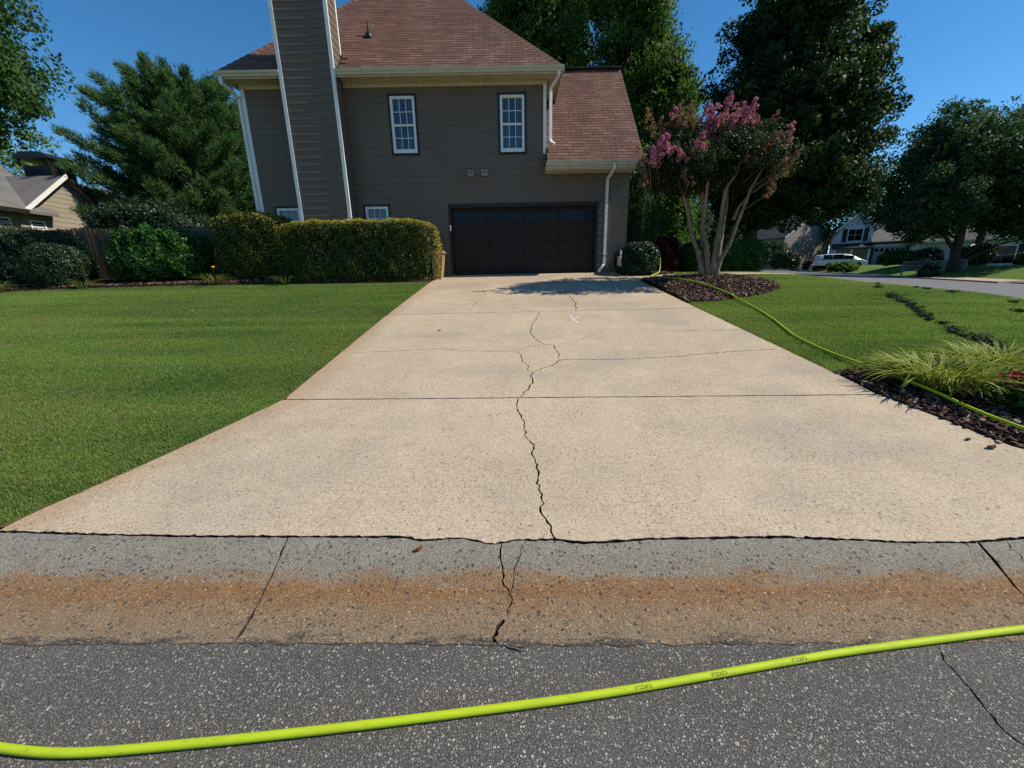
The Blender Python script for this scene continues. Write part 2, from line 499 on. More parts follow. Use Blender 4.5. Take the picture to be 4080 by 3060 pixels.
def leaf(name, a, b, c2=None, trans=0.32, rough=0.62, spec=0.2):
    """leaves: colour by a per-leaf value, light shining through"""
    m = Mat(name, rough, spec); t = m.attr('tint')
    stops = [(0.0, a), (0.7, b)] + ([(0.97, c2)] if c2 else [])
    c = m.ramp(t, stops)
    m.color(c)
    return m.translucent(m.mix(1.0, c, (1.35, 1.55, 0.7), 'MULTIPLY'), trans).m

def bark(name, a, b, sc=9):
    m = Mat(name, 0.9, 0.15); p = m.objco()
    f = m.noise(m.scale(p, (1, 1, 0.18)), sc, 6, 0.7, 0.6)
    m.color(m.mix(m.ramp(f, [(0.35, 0), (0.68, 1)]), a, b)); return m.bump(f, 0.9, 0.03).m

def siding(name, a, wave=0.0):
    m = Mat(name, 0.62, 0.3); p = m.pos()
    g = m.noise(m.scale(p, (1.2, 1.2, 22)), 6, 5, 0.65)
    w = m.noise(m.scale(p, (0.7, 0.7, 0.5)), 1.2, 4)
    c = m.mix(m.ramp(g, [(0.3, 0.0), (0.75, 0.45)]), a, tuple(x*0.72 for x in a))
    c = m.mix(m.ramp(w, [(0.35, 0.0), (0.75, 0.4)]), c, tuple(x*1.22 for x in a))
    m.color(c)
    h = m.math('MULTIPLY', g, 0.12)
    if wave:
        h = m.math('ADD', h, m.math('MULTIPLY', m.noise(m.scale(p, (1.0, 1.0, 2.6)), 1.1, 2, 0.4), wave))
    return m.bump(h, 0.6, 0.02).m

def shingle_mat(name, a, b, c3):
    m = Mat(name, 0.92, 0.15); t = m.attr('tint'); p = m.pos()
    c = m.ramp(t, [(0.0, a), (0.55, b), (1.0, c3)])
    w = m.noise(m.scale(p, (1.6, 0.5, 0.5)), 0.9, 5, 0.65)
    c = m.mix(m.ramp(w, [(0.45, 0.0), (0.75, 0.55)]), c, tuple(x*0.62 for x in a))
    g = m.noise(p, 120, 2, 0.8)
    c = m.mix(m.math('MULTIPLY', g, 0.6), c, m.mix(1.0, c, (0.6, 0.58, 0.58), 'MULTIPLY'))
    m.color(c); return m.bump(g, 0.5, 0.003).m

def glass_mat(name, tintc=(0.75, 0.8, 0.82)):
    m = Mat(name, 0.05, 0.5); nt = m.nt
    tr = m.n('ShaderNodeBsdfTransparent', Color=tintc)
    gl = m.n('ShaderNodeBsdfGlossy', Color=(1, 1, 1), Roughness=0.02)
    fr = m.n('ShaderNodeFresnel', IOR=1.5)
    mx = m.n('ShaderNodeMixShader', i0=m.math('ADD', m.math('MULTIPLY', fr, 1.0), 0.05), i1=tr, i2=gl)
    nt.links.new(mx, m.out.inputs[0]); return m.m

def mulch_mat():
    m = Mat('mulch chip', 0.9, 0.15); t = m.attr('tint')
    c = m.ramp(t, [(0.0, (0.030, 0.017, 0.012)), (0.45, (0.085, 0.045, 0.032)), (0.75, (0.19, 0.115, 0.083)), (0.92, (0.36, 0.265, 0.205)), (1.0, (0.58, 0.49, 0.41))])
    g = m.noise(m.pos(), 150, 3, 0.7)
    m.color(m.mix(m.math('MULTIPLY', g, 0.6), c, m.mix(1.0, c, (0.5, 0.48, 0.46), 'MULTIPLY'))); return m.bump(g, 0.6, 0.004).m

def brick_far(name, a, b):
    m = Mat(name, 0.85, 0.2); p = m.objco()
    q = m.n('ShaderNodeCombineXYZ', X=m.sep(p, 0), Y=m.sep(p, 2), Z=0.0)
    c = m.n('ShaderNodeTexBrick', 0, Vector=q, Color1=(*a, 1), Color2=(*b, 1), Mortar=(*[x*0.55 for x in a], 1), Scale=1.0, Mortar_Size=0.008, Brick_Width=0.24, Row_Height=0.085)
    m.color(m.mix(m.math('MULTIPLY', m.noise(p, 3, 5), 0.5), c, m.mix(1.0, c, (0.7, 0.7, 0.72), 'MULTIPLY'))); return m.m

def hose_mat():
    m = Mat('lime hose rubber', 0.6, 0.25); p = m.pos()
    f = m.noise(m.scale(p, (1, 3, 3)), 7, 5, 0.65)
    c = m.mix(m.ramp(f, [(0.45, 0), (0.8, 0.55)]), (0.43, 0.55, 0.018), (0.30, 0.36, 0.03))
    sc = m.noise(m.scale(p, (4, 60, 40)), 2.2, 4, 0.7)
    c = m.mix(m.ramp(sc, [(0.60, 0), (0.72, 0.7)]), c, (0.10, 0.12, 0.03))
    m.color(c); return m.bump(m.noise(p, 260, 2), 0.25, 0.002).m

M = {}
M['concrete'] = concrete(); M['gutter'] = gutter_concrete()
M['asphalt'] = asphalt('street asphalt'); M['asphalt_far'] = asphalt('side street asphalt', False)
M['dirt'] = soil('dark joint dirt', (0.040, 0.031, 0.023), (0.085, 0.062, 0.042))
M['bed'] = soil('bed soil', (0.02, 0.013, 0.009), (0.05, 0.03, 0.021))
M['lawn'] = lawn_soil(); M['far_grass'] = far_grass(); M['blade'] = grass_blades()
M['mulch'] = mulch_mat()
M['siding'] = siding('taupe lap siding', (0.136, 0.100, 0.075), 0.9)
M['stucco'] = plain('taupe stucco', (0.17, 0.142, 0.115), 0.9, 0.1, 0.12, 3, 0.5)
M['white'] = plain('white trim paint', (0.74, 0.74, 0.71), 0.45, 0.4, 0.08, 3)
M['cream'] = plain('cream eave paint', (0.56, 0.49, 0.35), 0.5, 0.35, 0.10, 3)
M['black_trim'] = plain('dark brown trim paint', (0.02, 0.015, 0.014), 0.5, 0.3, 0.2, 4)
M['door'] = plain('dark garage paint', (0.036, 0.027, 0.0235), 0.65, 0.12, 0.15, 2)
M['iron'] = plain('black iron', (0.010, 0.009, 0.009), 0.5, 0.4, 0.2, 8)
M['shingle'] = shingle_mat('red brown shingle', (0.150, 0.078, 0.060), (0.182, 0.099, 0.077), (0.22, 0.127, 0.10))
M['shingle_dark'] = shingle_mat('charcoal shingle', (0.055, 0.052, 0.055), (0.075, 0.072, 0.075), (0.10, 0.095, 0.10))
M['shingle_grey'] = shingle_mat('grey shingle', (0.13, 0.125, 0.125), (0.17, 0.165, 0.16), (0.2, 0.195, 0.19))
M['glass'] = glass_mat('window glass')
M['dark_glass'] = plain('dark pane glass', (0.008, 0.0085, 0.009), 0.12, 0.22, 0.1, 2)
M['blind'] = plain('white blind slat', (0.62, 0.64, 0.66), 0.5, 0.3, 0.06, 4)
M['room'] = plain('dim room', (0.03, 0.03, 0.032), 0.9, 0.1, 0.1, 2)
M['vent'] = plain('taupe vent plastic', (0.36, 0.31, 0.25), 0.5, 0.35, 0.1, 8)
M['hose'] = hose_mat(); M['ink'] = plain('black print', (0.012, 0.016, 0.008), 0.6, 0.2, 0.1, 30)
M['bin'] = plain('tan plastic', (0.42, 0.27, 0.14), 0.5, 0.35, 0.12, 4)
M['chalk'] = plain('white chalk', (0.70, 0.67, 0.62), 0.95, 0.05, 0.12, 20)
M['fence'] = bark('weathered fence board', (0.30, 0.205, 0.11), (0.19, 0.125, 0.065), 5)
M['fence_shaded'] = bark('shaded fence board', (0.150, 0.110, 0.070), (0.085, 0.062, 0.042), 5)  # darker copy of the fence board, shade painted into its colour
M['bark'] = bark('brown bark', (0.075, 0.058, 0.045), (0.03, 0.023, 0.018))
M['bark_smooth'] = bark('smooth tan bark', (0.30, 0.215, 0.15), (0.17, 0.115, 0.08), 5)
M['leaf_maple'] = leaf('maple leaf', (0.026, 0.066, 0.022), (0.066, 0.135, 0.036), (0.14, 0.22, 0.055))
M['leaf_pine'] = leaf('pine needle', (0.034, 0.082, 0.038), (0.095, 0.175, 0.062), (0.19, 0.26, 0.095), 0.3, 0.65)
M['leaf_tall'] = leaf('birch leaf', (0.036, 0.080, 0.015), (0.090, 0.155, 0.030), (0.26, 0.31, 0.055), 0.4)
M['leaf_dark'] = leaf('dark oak leaf', (0.010, 0.028, 0.009), (0.032, 0.066, 0.017), (0.12, 0.165, 0.03), 0.25)
M['leaf_blue'] = leaf('blue green leaf', (0.024, 0.054, 0.026), (0.055, 0.105, 0.040), (0.12, 0.17, 0.06))
M['leaf_lime'] = leaf('sunny pale leaf', (0.07, 0.13, 0.03), (0.13, 0.20, 0.045), (0.22, 0.28, 0.07))
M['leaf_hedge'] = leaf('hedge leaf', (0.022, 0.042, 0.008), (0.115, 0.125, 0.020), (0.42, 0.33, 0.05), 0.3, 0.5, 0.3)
M['leaf_box'] = leaf('boxwood leaf', (0.010, 0.030, 0.012), (0.028, 0.062, 0.024), (0.07, 0.11, 0.04), 0.2, 0.42, 0.35)
M['leaf_bush'] = leaf('gardenia leaf', (0.022, 0.075, 0.012), (0.050, 0.135, 0.020), (0.11, 0.21, 0.035), 0.3, 0.45, 0.3)
M['leaf_crape'] = leaf('crape myrtle leaf', (0.014, 0.032, 0.010), (0.035, 0.052, 0.018), (0.11, 0.085, 0.04), 0.22)
M['leaf_red'] = leaf('maroon leaf', (0.035, 0.008, 0.010), (0.085, 0.016, 0.018), (0.14, 0.04, 0.03), 0.3)
M['petal'] = leaf('pink petal', (0.36, 0.11, 0.23), (0.50, 0.19, 0.35), (0.62, 0.33, 0.48), 0.35, 0.75, 0.1)
M['petal_old'] = leaf('faded petal', (0.19, 0.10, 0.06), (0.34, 0.17, 0.14), (0.50, 0.25, 0.30), 0.3, 0.8, 0.1)
M['petal_red'] = leaf('red petal', (0.22, 0.025, 0.03), (0.36, 0.055, 0.055), (0.46, 0.12, 0.10), 0.3, 0.6, 0.2)
M['lily'] = leaf('daylily blade', (0.07, 0.11, 0.025), (0.16, 0.18, 0.05), (0.35, 0.28, 0.10), 0.3)
M['clod'] = soil('clipping clump', (0.035, 0.052, 0.022), (0.08, 0.10, 0.045))

def striped_blade():
    m = Mat('variegated blade', 0.6, 0.2); e = m.attr('edge'); t = m.attr('tint')
    c = m.mix(m.ramp(e, [(0.45, 0.0), (0.75, 1.0)]), m.ramp(t, [(0, (0.11, 0.18, 0.02)), (1, (0.22, 0.28, 0.04))]), m.ramp(t, [(0, (0.36, 0.40, 0.05)), (1, (0.60, 0.60, 0.12))]))
    m.color(c); return m.translucent(c, 0.3).m
M['liriope'] = striped_blade()

# ------------------------------------------------------------------ the setting: ground, streets, kerb, driveway
def struct(name, VF, mat, smooth=False):
    return tag(part(name, VF, mat, None, smooth), kind='structure')

xs = np.concatenate([np.linspace(-260, -40, 12), np.linspace(-36, 60, 49), np.linspace(66, 300, 14)])
ys = np.concatenate([np.linspace(-60, 0, 5), np.linspace(2.6, 60, 40), np.linspace(66, 420, 18)])
GV, GF = [], []
for y in ys:
    for x in xs:
        z = -0.3 if y < 2 else ground_z(min(x, 60+0.2*(x-60)) if x > 60 else x, min(y, 75)) - 0.10
        s = (x-0.4*y-8)/1.077
        if -1.5 < s < 9.5: z -= 0.12
        GV.append((x, y, z))
nx = len(xs)
GF = [(j*nx+i, j*nx+i+1, (j+1)*nx+i+1, (j+1)*nx+i) for j in range(len(ys)-1) for i in range(nx-1)]
struct('ground', (GV, GF), M['far_grass'], True)

# front street: asphalt sheet with a wandering edge and a long open crack
rj = np.random.default_rng(3)
edge_line = [(-2.9, 1.545), (-2.3, 1.505), (-1.6, 1.497), (-0.93, 1.484), (-0.04, 1.458), (0.84, 1.446), (1.48, 1.436), (1.9, 1.428), (2.6, 1.43)]
edge = [(-40.0, 1.545)] + [tuple(p) for p in catmull(edge_line, 14)] + [(40.0, 1.43)]
edge = [(x, y + (rj.normal(0, 0.006) if abs(x) < 5 else 0)) for x, y in edge]
street_cracks = [crack([(1.924, 1.40), (1.876, 1.30), (1.866, 1.236), (1.829, 1.123), (1.812, 1.049), (1.84, 0.95), (1.80, 0.6)], 0.008, 0.006, 0.025, 1),
                 crack([(-2.303, 1.50), (-2.294, 1.475), (-2.264, 1.413), (-2.275, 1.36)], 0.006, 0.006, 0.02, 2),
                 crack([(-0.08, 1.455), (-0.05, 1.43), (0.0, 1.415), (0.03, 1.41)], 0.010, 0.004, 0.015, 3)]
street = struct('street', sheet([(-40, -7), (40, -7)] + edge[::-1], lambda x, y: 0.0, None, street_cracks, 0.04), M['asphalt'])
part('street_base', ([(-40, -7, -0.035), (40, -7, -0.035), (40, 1.7, -0.035), (-40, 1.7, -0.035)], [(0, 1, 2, 3)]), M['dirt'], street)

def grimy_edges(o):
    """broken and buried faces of a slab are caked with dirt"""
    o.data.materials.append(M['dirt'])
    for p in o.data.polygons:
        if abs(p.normal.z) < 0.5: p.material_index = 1
    return o

# rolled concrete kerb and gutter in poured sections
def gz(x, y):
    y0_ = y; y = y + 0.022*x if abs(x) < 6 else y
    z = float(np.interp(y, [1.30, 1.44, 1.60, 1.80, 2.0, 2.16, 2.4], [0.004, 0.004, -0.006, 0.016, 0.060, 0.080, 0.086]))
    t = ss(1.88, 2.10, y); return z*(1-t) + (slope(x, y0_)-0.003)*t
kerb_line = [(-3.426, 2.257), (-2.767, 2.215), (-2.135, 2.185), (-1.404, 2.163), (-0.685, 2.142), (-0.604, 2.112), (-0.328, 2.122), (-0.15, 2.07), (0.023, 2.101), (0.255, 2.10), (0.424, 2.069), (0.833, 2.09), (1.7, 2.09), (2.363, 2.028), (2.718, 2.017), (2.899, 2.029), (3.128, 2.049), (4.2, 2.04), (5.6, 2.05)]
def rough_line(pts, step, amp, seed):
    r = np.random.default_rng(seed); out = []
    for a, b in zip(pts[:-1], pts[1:]):
        a, b = np.array(a), np.array(b); k = max(1, int(np.linalg.norm(b-a)/step))
        for i in range(k): out.append(a + (b-a)*i/k + np.array([0, r.normal(0, amp)]))
    out.append(np.array(pts[-1])); return [tuple(p) for p in out]
kerb_edge = rough_line(kerb_line, 0.028, 0.0035, 9)                 # broken front edge of the driveway
gut_back = rough_line([(x, y-0.007-0.010*abs(math.sin(x*2.3+0.6))) for x, y in kerb_line], 0.03, 0.003, 10)
gut = struct('gutter', ([(-14, 1.3, -0.05), (14, 1.3, -0.05), (14, 2.35, -0.03), (-14, 2.35, -0.03)], [(0, 1, 2, 3)]), M['dirt'])
back_full = [(-14, 2.30)] + gut_back + [(14, 2.06)]
front_full = [(x, y-0.02) for x, y in edge if -14 < x < 14]
front_full = [(-14, 1.525)] + front_full + [(14, 1.41)]
joints = [[(-6.2, 1.3), (-6.2, 2.5)], [(-1.345, 1.3), (-1.352, 1.506), (-1.459, 2.221), (-1.48, 2.5)], [(2.55, 1.3), (2.664, 1.66), (2.782, 1.942), (2.867, 2.128), (2.95, 2.5)], [(7.0, 1.3), (7.0, 2.5)]]
def xat(line, y): return float(np.interp(y, [p[1] for p in line], [p[0] for p in line]))
gcr = [crack([(-0.098, 2.14), (-0.085, 2.015), (-0.077, 1.88), (-0.049, 1.765), (-0.031, 1.704), (-0.041, 1.64), (-0.059, 1.568)], 0.009, 0.006, 0.025, 21),
       crack([(-0.055, 1.58), (-0.085, 1.54), (-0.104, 1.50), (-0.11, 1.44)], 0.022, 0.005, 0.02, 22, False),
       crack([(0.083, 2.12), (0.049, 2.035), (-0.004, 1.90), (-0.01, 1.808), (-0.026, 1.725)], 0.0055, 0.005, 0.02, 23),
       crack([(-0.08, 1.90), (-0.03, 1.893), (-0.004, 1.90)], 0.003, 0.003, 0.02, 24),
       crack([(2.99, 2.02), (2.93, 1.90), (2.86, 1.80), (2.83, 1.72), (2.79, 1.60)], 0.007, 0.006, 0.02, 25)]
jw = 0.0035
cuts_x = [[(-14, 1.3), (-14, 2.5)]] + joints + [[(14, 1.3), (14, 2.5)]]
for k in range(len(cuts_x)-1):
    L, R = cuts_x[k], cuts_x[k+1]
    w = 0.022 if k in (2, 3) and False else jw
    fr = [p for p in front_full if xat(L, p[1])+w < p[0] < xat(R, p[1])-w]
    bk = [p for p in back_full if xat(L, p[1])+w < p[0] < xat(R, p[1])-w]
    yl0, yl1 = float(np.interp(xat(L, 1.5), [p[0] for p in front_full], [p[1] for p in front_full])), float(np.interp(xat(L, 2.15), [p[0] for p in back_full], [p[1] for p in back_full]))
    yr0, yr1 = float(np.interp(xat(R, 1.5), [p[0] for p in front_full], [p[1] for p in front_full])), float(np.interp(xat(R, 2.15), [p[0] for p in back_full], [p[1] for p in back_full]))
    sideL = [(xat(L, y)+w+rj.normal(0, 0.003), y) for y in np.linspace(yl1, yl0, 14)]
    wr = 0.011 if k == 2 else w
    sideR = [(xat(R, y)-wr+rj.normal(0, 0.003), y) for y in np.linspace(yr0, yr1, 14)]
    out = sideL[:-1] + [sideL[-1]] + fr + sideR + bk[::-1]
    sec = part('gutter_section', sheet(out, gz, 0.09 if k == 2 else 0.16, gcr if k == 2 else (gcr[4:] if k == 3 else ()), 0.05), M['gutter'], gut)
    grimy_edges(sec)

# driveway: three poured slabs on a slope, with open cracks and control joints
J1 = [(-2.60, 4.176), (-1.795, 4.152), (3.17, 4.043), (4.05, 4.03)]
J2 = [(-2.60, 8.074), (3.93, 8.182)]
def on(line, x): return float(np.interp(x, [p[0] for p in line], [p[1] for p in line]))
left_edge = [(-3.46, 2.26), (-3.05, 3.05), (-2.56, 4.18), (-2.53, 8.07), (-2.36, 13.46)]
right_edge = [(5.6, 2.05), (4.72, 2.55), (4.22, 2.95), (3.99, 4.03), (3.87, 8.18), (3.74, 13.46)]
def lx(y): return float(np.interp(y, [p[1] for p in left_edge], [p[0] for p in left_edge]))
def rx(y): return float(np.interp(y, [p[1] for p in right_edge], [p[0] for p in right_edge]))
crA = [(0.249, 2.09), (0.225, 2.238), (0.181, 2.346), (0.212, 2.456), (0.175, 2.639), (0.195, 2.779), (0.16, 2.996), (0.178, 3.179), (0.133, 3.266), (0.104, 3.36), (0.112, 3.482), (0.093, 3.676), (0.045, 3.828), (0.043, 3.968), (0.077, 4.15)]
crA2 = [(0.077, 4.06), (0.146, 4.271), (0.198, 4.379), (0.255, 4.53), (0.237, 4.757), (0.267, 4.833)]
crB = [(0.267, 4.833), (0.387, 4.963), (0.561, 5.092), (0.658, 5.265), (0.781, 5.297), (1.171, 5.265), (1.563, 5.254), (1.972, 5.297), (2.382, 5.33), (2.519, 5.384), (2.794, 5.416), (3.117, 5.481), (3.86, 5.557)]
crC = [(0.658, 5.265), (0.69, 5.535), (0.657, 5.708), (0.653, 5.903), (0.497, 5.989), (0.402, 6.227), (0.324, 6.638), (0.388, 7.156), (0.486, 7.523), (0.559, 7.837), (0.569, 8.12)]
crE = [(0.267, 4.833), (0.211, 4.929), (0.226, 5.07), (0.155, 5.222), (0.135, 5.514), (0.049, 5.698)]
crG = [(0.467, 5.999), (0.049, 5.698), (-0.404, 5.676), (-0.746, 5.762), (-1.097, 5.849), (-1.641, 5.795), (-2.386, 5.729), (-2.53, 5.708)]
crH = [(0.649, 5.924), (0.846, 5.989), (1.101, 6.184), (1.43, 6.508)]
crI = [(3.90, 6.572), (3.609, 6.551), (3.368, 6.551), (2.649, 6.562)]
crJ = [(1.351, 8.17), (1.46, 8.896), (1.426, 9.717), (1.241, 10.041), (1.31, 10.398)]
crK = [(-0.886, 8.08), (-0.822, 8.885), (-0.627, 9.901), (-0.693, 10.593)]
base = [(lx(2.3)+0.03, 2.30)] + [(lx(y)+0.03, y) for y in (4.18, 8, 13.4)] + [(rx(y)-0.03, y) for y in (13.4, 8.1, 4.0, 2.9)] + [(5.4, 2.12)]
drive = struct('driveway', sheet(base, lambda x, y: slope(x, y)-0.047, None), M['dirt'])
jg = 0.0085
s1 = kerb_edge + [(rx(y), y) for y in np.linspace(2.2, on(J1, 4.0)-jg, 10)] + [(x, on(J1, x)-jg+rj.normal(0, 0.0018)) for x in np.linspace(3.95, -2.52, 70)] + [(lx(y), y) for y in np.linspace(4.16, 2.4, 10)]
grimy_edges(part('slab', sheet(s1, slope, 0.5, [crack(crA, 0.0125, 0.009, 0.03, 31, False)], 0.05), M['concrete'], drive))
s2 = [(x, on(J1, x)+jg+rj.normal(0, 0.0018)) for x in np.linspace(-2.54, 3.96, 70)] + [(rx(y), y) for y in np.linspace(4.3, 8.1, 8)] + [(x, on(J2, x)-jg*0.9+rj.normal(0, 0.002)) for x in np.linspace(3.86, -2.51, 60)] + [(lx(y), y) for y in np.linspace(7.9, 4.3, 8)]
c2 = [crack(crA2, 0.014, 0.009, 0.03, 32, False), crack(crB, 0.013, 0.008, 0.035, 33), crack(crC, 0.012, 0.010, 0.04, 34), crack(crE, 0.011, 0.006, 0.03, 35), crack(crG, 0.010, 0.008, 0.04, 36), crack(crH, 0.006, 0.008, 0.04, 37), crack(crI, 0.011, 0.006, 0.04, 38)]
grimy_edges(part('slab', sheet(s2, slope, 0.6, c2, 0.05), M['concrete'], drive))
s3 = [(x, on(J2, x)+jg*0.9+rj.normal(0, 0.002)) for x in np.linspace(-2.52, 3.86, 60)] + [(rx(y), y) for y in np.linspace(8.4, 13.44, 8)] + [(lx(y), y) for y in np.linspace(13.44, 8.4, 8)]
grimy_edges(part('slab', sheet(s3, slope, 0.7, [crack(crJ, 0.018, 0.014, 0.06, 39), crack(crK, 0.008, 0.012, 0.06, 40)], 0.05), M['concrete'], drive))
# a chalk scribble on the middle slab
chv = []
for st, w in (([(1.165, 7.80), (1.175, 7.60), (1.172, 7.45), (1.19, 7.30), (1.24, 7.17), (1.28, 7.10)], 0.035), ([(1.19, 7.42), (1.23, 7.50), (1.29, 7.58), (1.36, 7.68)], 0.03), ([(1.25, 7.56), (1.33, 7.52), (1.35, 7.50)], 0.025)):
    r = crack(st, w, 0.007, 0.03, 51)
    n = len(r)//2
    V = [(x, y, slope(x, y)+0.004) for x, y in r]
    chv.append((V, [(i, i+1, 2*n-2-i, 2*n-1-i) for i in range(n-1)]))
part('chalk_mark', join(*chv), M['chalk'], drive)

# walkway of pale concrete from the driveway past the beds
walk = [(3.75, 11.75), (4.6, 11.95), (5.6, 12.35), (6.8, 12.75), (9.4, 13.2), (9.6, 14.1), (6.6, 13.7), (5.4, 13.25), (4.4, 12.75), (3.75, 12.5)]
struct('walkway', sheet(walk, lambda x, y: max(ground_z(x, y), 0)+0.022, 0.5, (), 0.06), M['concrete'])

# side street running away to the right
def st_pt(s, y): return (8 + 0.4*y + s*1.077, y)
sst = [st_pt(0, y) for y in np.linspace(-2, 130, 67)] + [st_pt(8, y) for y in np.linspace(130, -2, 67)]
struct('side_street', sheet(sst, lambda x, y: ground_z(x, y)-0.03, 2.5), M['asphalt_far'])
far_kerb = [st_pt(8.0, y) for y in np.linspace(4, 120, 50)] + [st_pt(8.55, y) for y in np.linspace(120, 4, 50)]
struct('far_kerb', sheet(far_kerb, lambda x, y: ground_z(x, y)+0.03, None, (), 0.12), M['gutter'])
apron = [st_pt(7.2, 19.2), st_pt(7.2, 25.5), st_pt(9.2, 24.8), st_pt(9.2, 19.8)]
struct('neighbour_apron', sheet(apron, lambda x, y: ground_z(x, y)+0.05, 0.6, (), 0.1), M['concrete'])

# bare soil showing along the slab edges
M['edge_soil'] = soil('bare edge soil', (0.20, 0.125, 0.07), (0.085, 0.055, 0.03))
def strip(line, w): 
    n = len(line); V = [(x, y, slope(x, y)-0.012) for x, y in line]+[(x+w, y, slope(x, y)-0.014) for x, y in line]
    return V, [(i, i+1, n+i+1, n+i) if w > 0 else (i+1, i, n+i, n+i+1) for i in range(n-1)]
struct('edge_soil', strip([(lx(y)-0.002, y) for y in np.linspace(2.3, 12.2, 60)], -0.06), M['edge_soil'])
struct('edge_soil', strip([(rx(y)+0.002, y) for y in np.linspace(4.6, 8.7, 30)], 0.06), M['edge_soil'])

# lawns and planting beds
bed_left = [(-17.5, 10.6), (-16, 11.25), (-14.5, 11.75), (-13, 12.05), (-11.5, 12.2), (-9.7, 12.25), (-6, 12.12), (-3.2, 12.1), (-2.42, 12.15), (-2.38, 13.4), (-8, 13.4), (-8, 15.2), (-18, 15.2)]
bed_tree = [(3.82, 11.7), (3.88, 10.5), (3.9, 8.75), (4.3, 8.72), (4.76, 8.85), (5.94, 9.4), (6.75, 10.0), (7.0, 10.5), (6.9, 11.3), (6.6, 11.9), (5.7, 12.2), (4.7, 11.85)]
bed_house = [(3.80, 13.4), (3.80, 12.62), (4.4, 12.85), (5.4, 13.35), (5.3, 13.9), (3.82, 13.9)]
bed_near = [(3.985, 4.66), (4.03, 3.9), (4.22, 3.05), (4.72, 2.62), (5.6, 2.35), (8.5, 2.35), (8.5, 5.0), (6.6, 5.25), (5.2, 4.95), (4.4, 4.78)]
lawn_left = [(-3.495, 2.29), (-3.085, 3.05), (-2.592, 4.18), (-2.562, 8.07), (-2.43, 12.15)] + bed_left[:8][::-1] + [(-22, 9.5), (-22, 2.33)]
lawn_right = [(5.75, 2.30)] + bed_near[3:5][::-1] + [(4.72, 2.62), (4.26, 2.97), (4.03, 4.03), (3.92, 8.18), (3.90, 8.6), (3.86, 12.4), (5.0, 13.2), (5.4, 16), (8.5, 18), (14.6, 17.0), (11.9, 10.0), (9.6, 4.2), (9.0, 2.3)]
def lawn_h(x, y): return ground_z(x, y) - 0.012
def bed_h(mound):
    def f(x, y): return ground_z(x, y) + 0.012 + mound(x, y)
    return f
tree_mound = lambda x, y: 0.20*math.exp(-((x-5.5)**2/2.2 + (y-11.0)**2/1.3))
struct('lawn', sheet(lawn_left, lawn_h, 0.6), M['lawn'], True)
struct('lawn', sheet([(5.0, 2.33), (4.245, 2.965), (4.02, 4.03), (3.90, 8.18), (3.82, 12.4), (5.0, 13.2), (4.6, 22), (16.6, 22.0), (12.6, 12), (11.5, 9.0), (9.6, 4.2), (9.0, 2.33)], lambda x, y: ground_z(x, y) - 0.018, 0.6), M['lawn'], True)
BEDS = [('planting_bed', bed_left, bed_h(lambda x, y: 0.05)), ('planting_bed', bed_tree, bed_h(tree_mound)), ('planting_bed', bed_house, bed_h(lambda x, y: 0.03)), ('planting_bed', bed_near, bed_h(lambda x, y: -0.022))]
for nm, poly, hf in BEDS: struct(nm, sheet(poly, hf, 0.35, (), 0.05), M['bed'], True)

# mulch: bark chips, too many to count
def mulch(poly, hf, density, size, seed, label):
    r = np.random.default_rng(seed); pa = np.array(poly)
    lo, hi = pa.min(0), pa.max(0)
    n = int((hi-lo).prod()*density)
    P = lo + r.random((n, 2))*(hi-lo); P = P[pip(P, poly)]
    P = P[P[:, 1] < 13.9]
    n = len(P)
    Z = np.array([hf(x, y) for x, y in P]) + 0.008 + r.random(n)*0.018
    L = size*(0.5+1.3*r.random(n)); Wd = L*(0.25+0.4*r.random(n)); T = 0.006+0.012*r.random(n)
    base = np.array([(-1,-1,-1),(1,-0.8,-1),(0.9,1,-1),(-0.85,0.9,-1),(-0.9,-0.8,1),(0.95,-0.9,1),(0.8,0.8,1),(-1,0.9,1)], float)/2
    V = base[None]*np.stack([L, Wd, T], 1)[:, None]
    V = V*(0.75+0.5*r.random((n, 8, 1)))
    az, el, ro = r.random(n)*6.283, r.normal(0, 0.35, n), r.normal(0, 0.4, n)
    ca, sa, ce, se, cr, sr = np.cos(az), np.sin(az), np.cos(el), np.sin(el), np.cos(ro), np.sin(ro)
    x, y, z = V[..., 0], V[..., 1], V[..., 2]
    y, z = y*cr[:, None]-z*sr[:, None], y*sr[:, None]+z*cr[:, None]
    x, z = x*ce[:, None]+z*se[:, None], -x*se[:, None]+z*ce[:, None]
    x, y = x*ca[:, None]-y*sa[:, None], x*sa[:, None]+y*ca[:, None]
    V = np.stack([x+P[:, :1], y+P[:, 1:2], z+Z[:, None]], -1).reshape(-1, 3)
    f = np.array([(3,2,1,0),(4,5,6,7),(0,1,5,4),(1,2,6,5),(2,3,7,6),(3,0,4,7)])
    F = (f[None]+np.arange(n)[:, None, None]*8).reshape(-1, 4)
    o = part('mulch', (V, F), M['mulch'], None, False, {'tint': ('POINT', np.repeat(np.clip(r.beta(1.35, 1.6, n), 0, 1), 8))})
    return tag(o, label, 'mulch', kind='stuff')
mulch([(-17, 10.9)]+bed_left[1:8]+[(-2.42, 12.15), (-2.4, 12.6), (-9, 12.9), (-17, 12.6)], BEDS[0][2], 260, 0.055, 61, 'reddish brown bark mulch along the left lawn under the hedges')
mulch(bed_tree, BEDS[1][2], 520, 0.06, 62, 'brown bark mulch mounded around the flowering tree')
mulch(bed_house, BEDS[2][2], 420, 0.05, 63, 'brown bark mulch under the round shrub by the garage corner')
mulch(bed_near, BEDS[3][2], 850, 0.055, 64, 'dark bark mulch beside the driveway under the striped grass clumps')

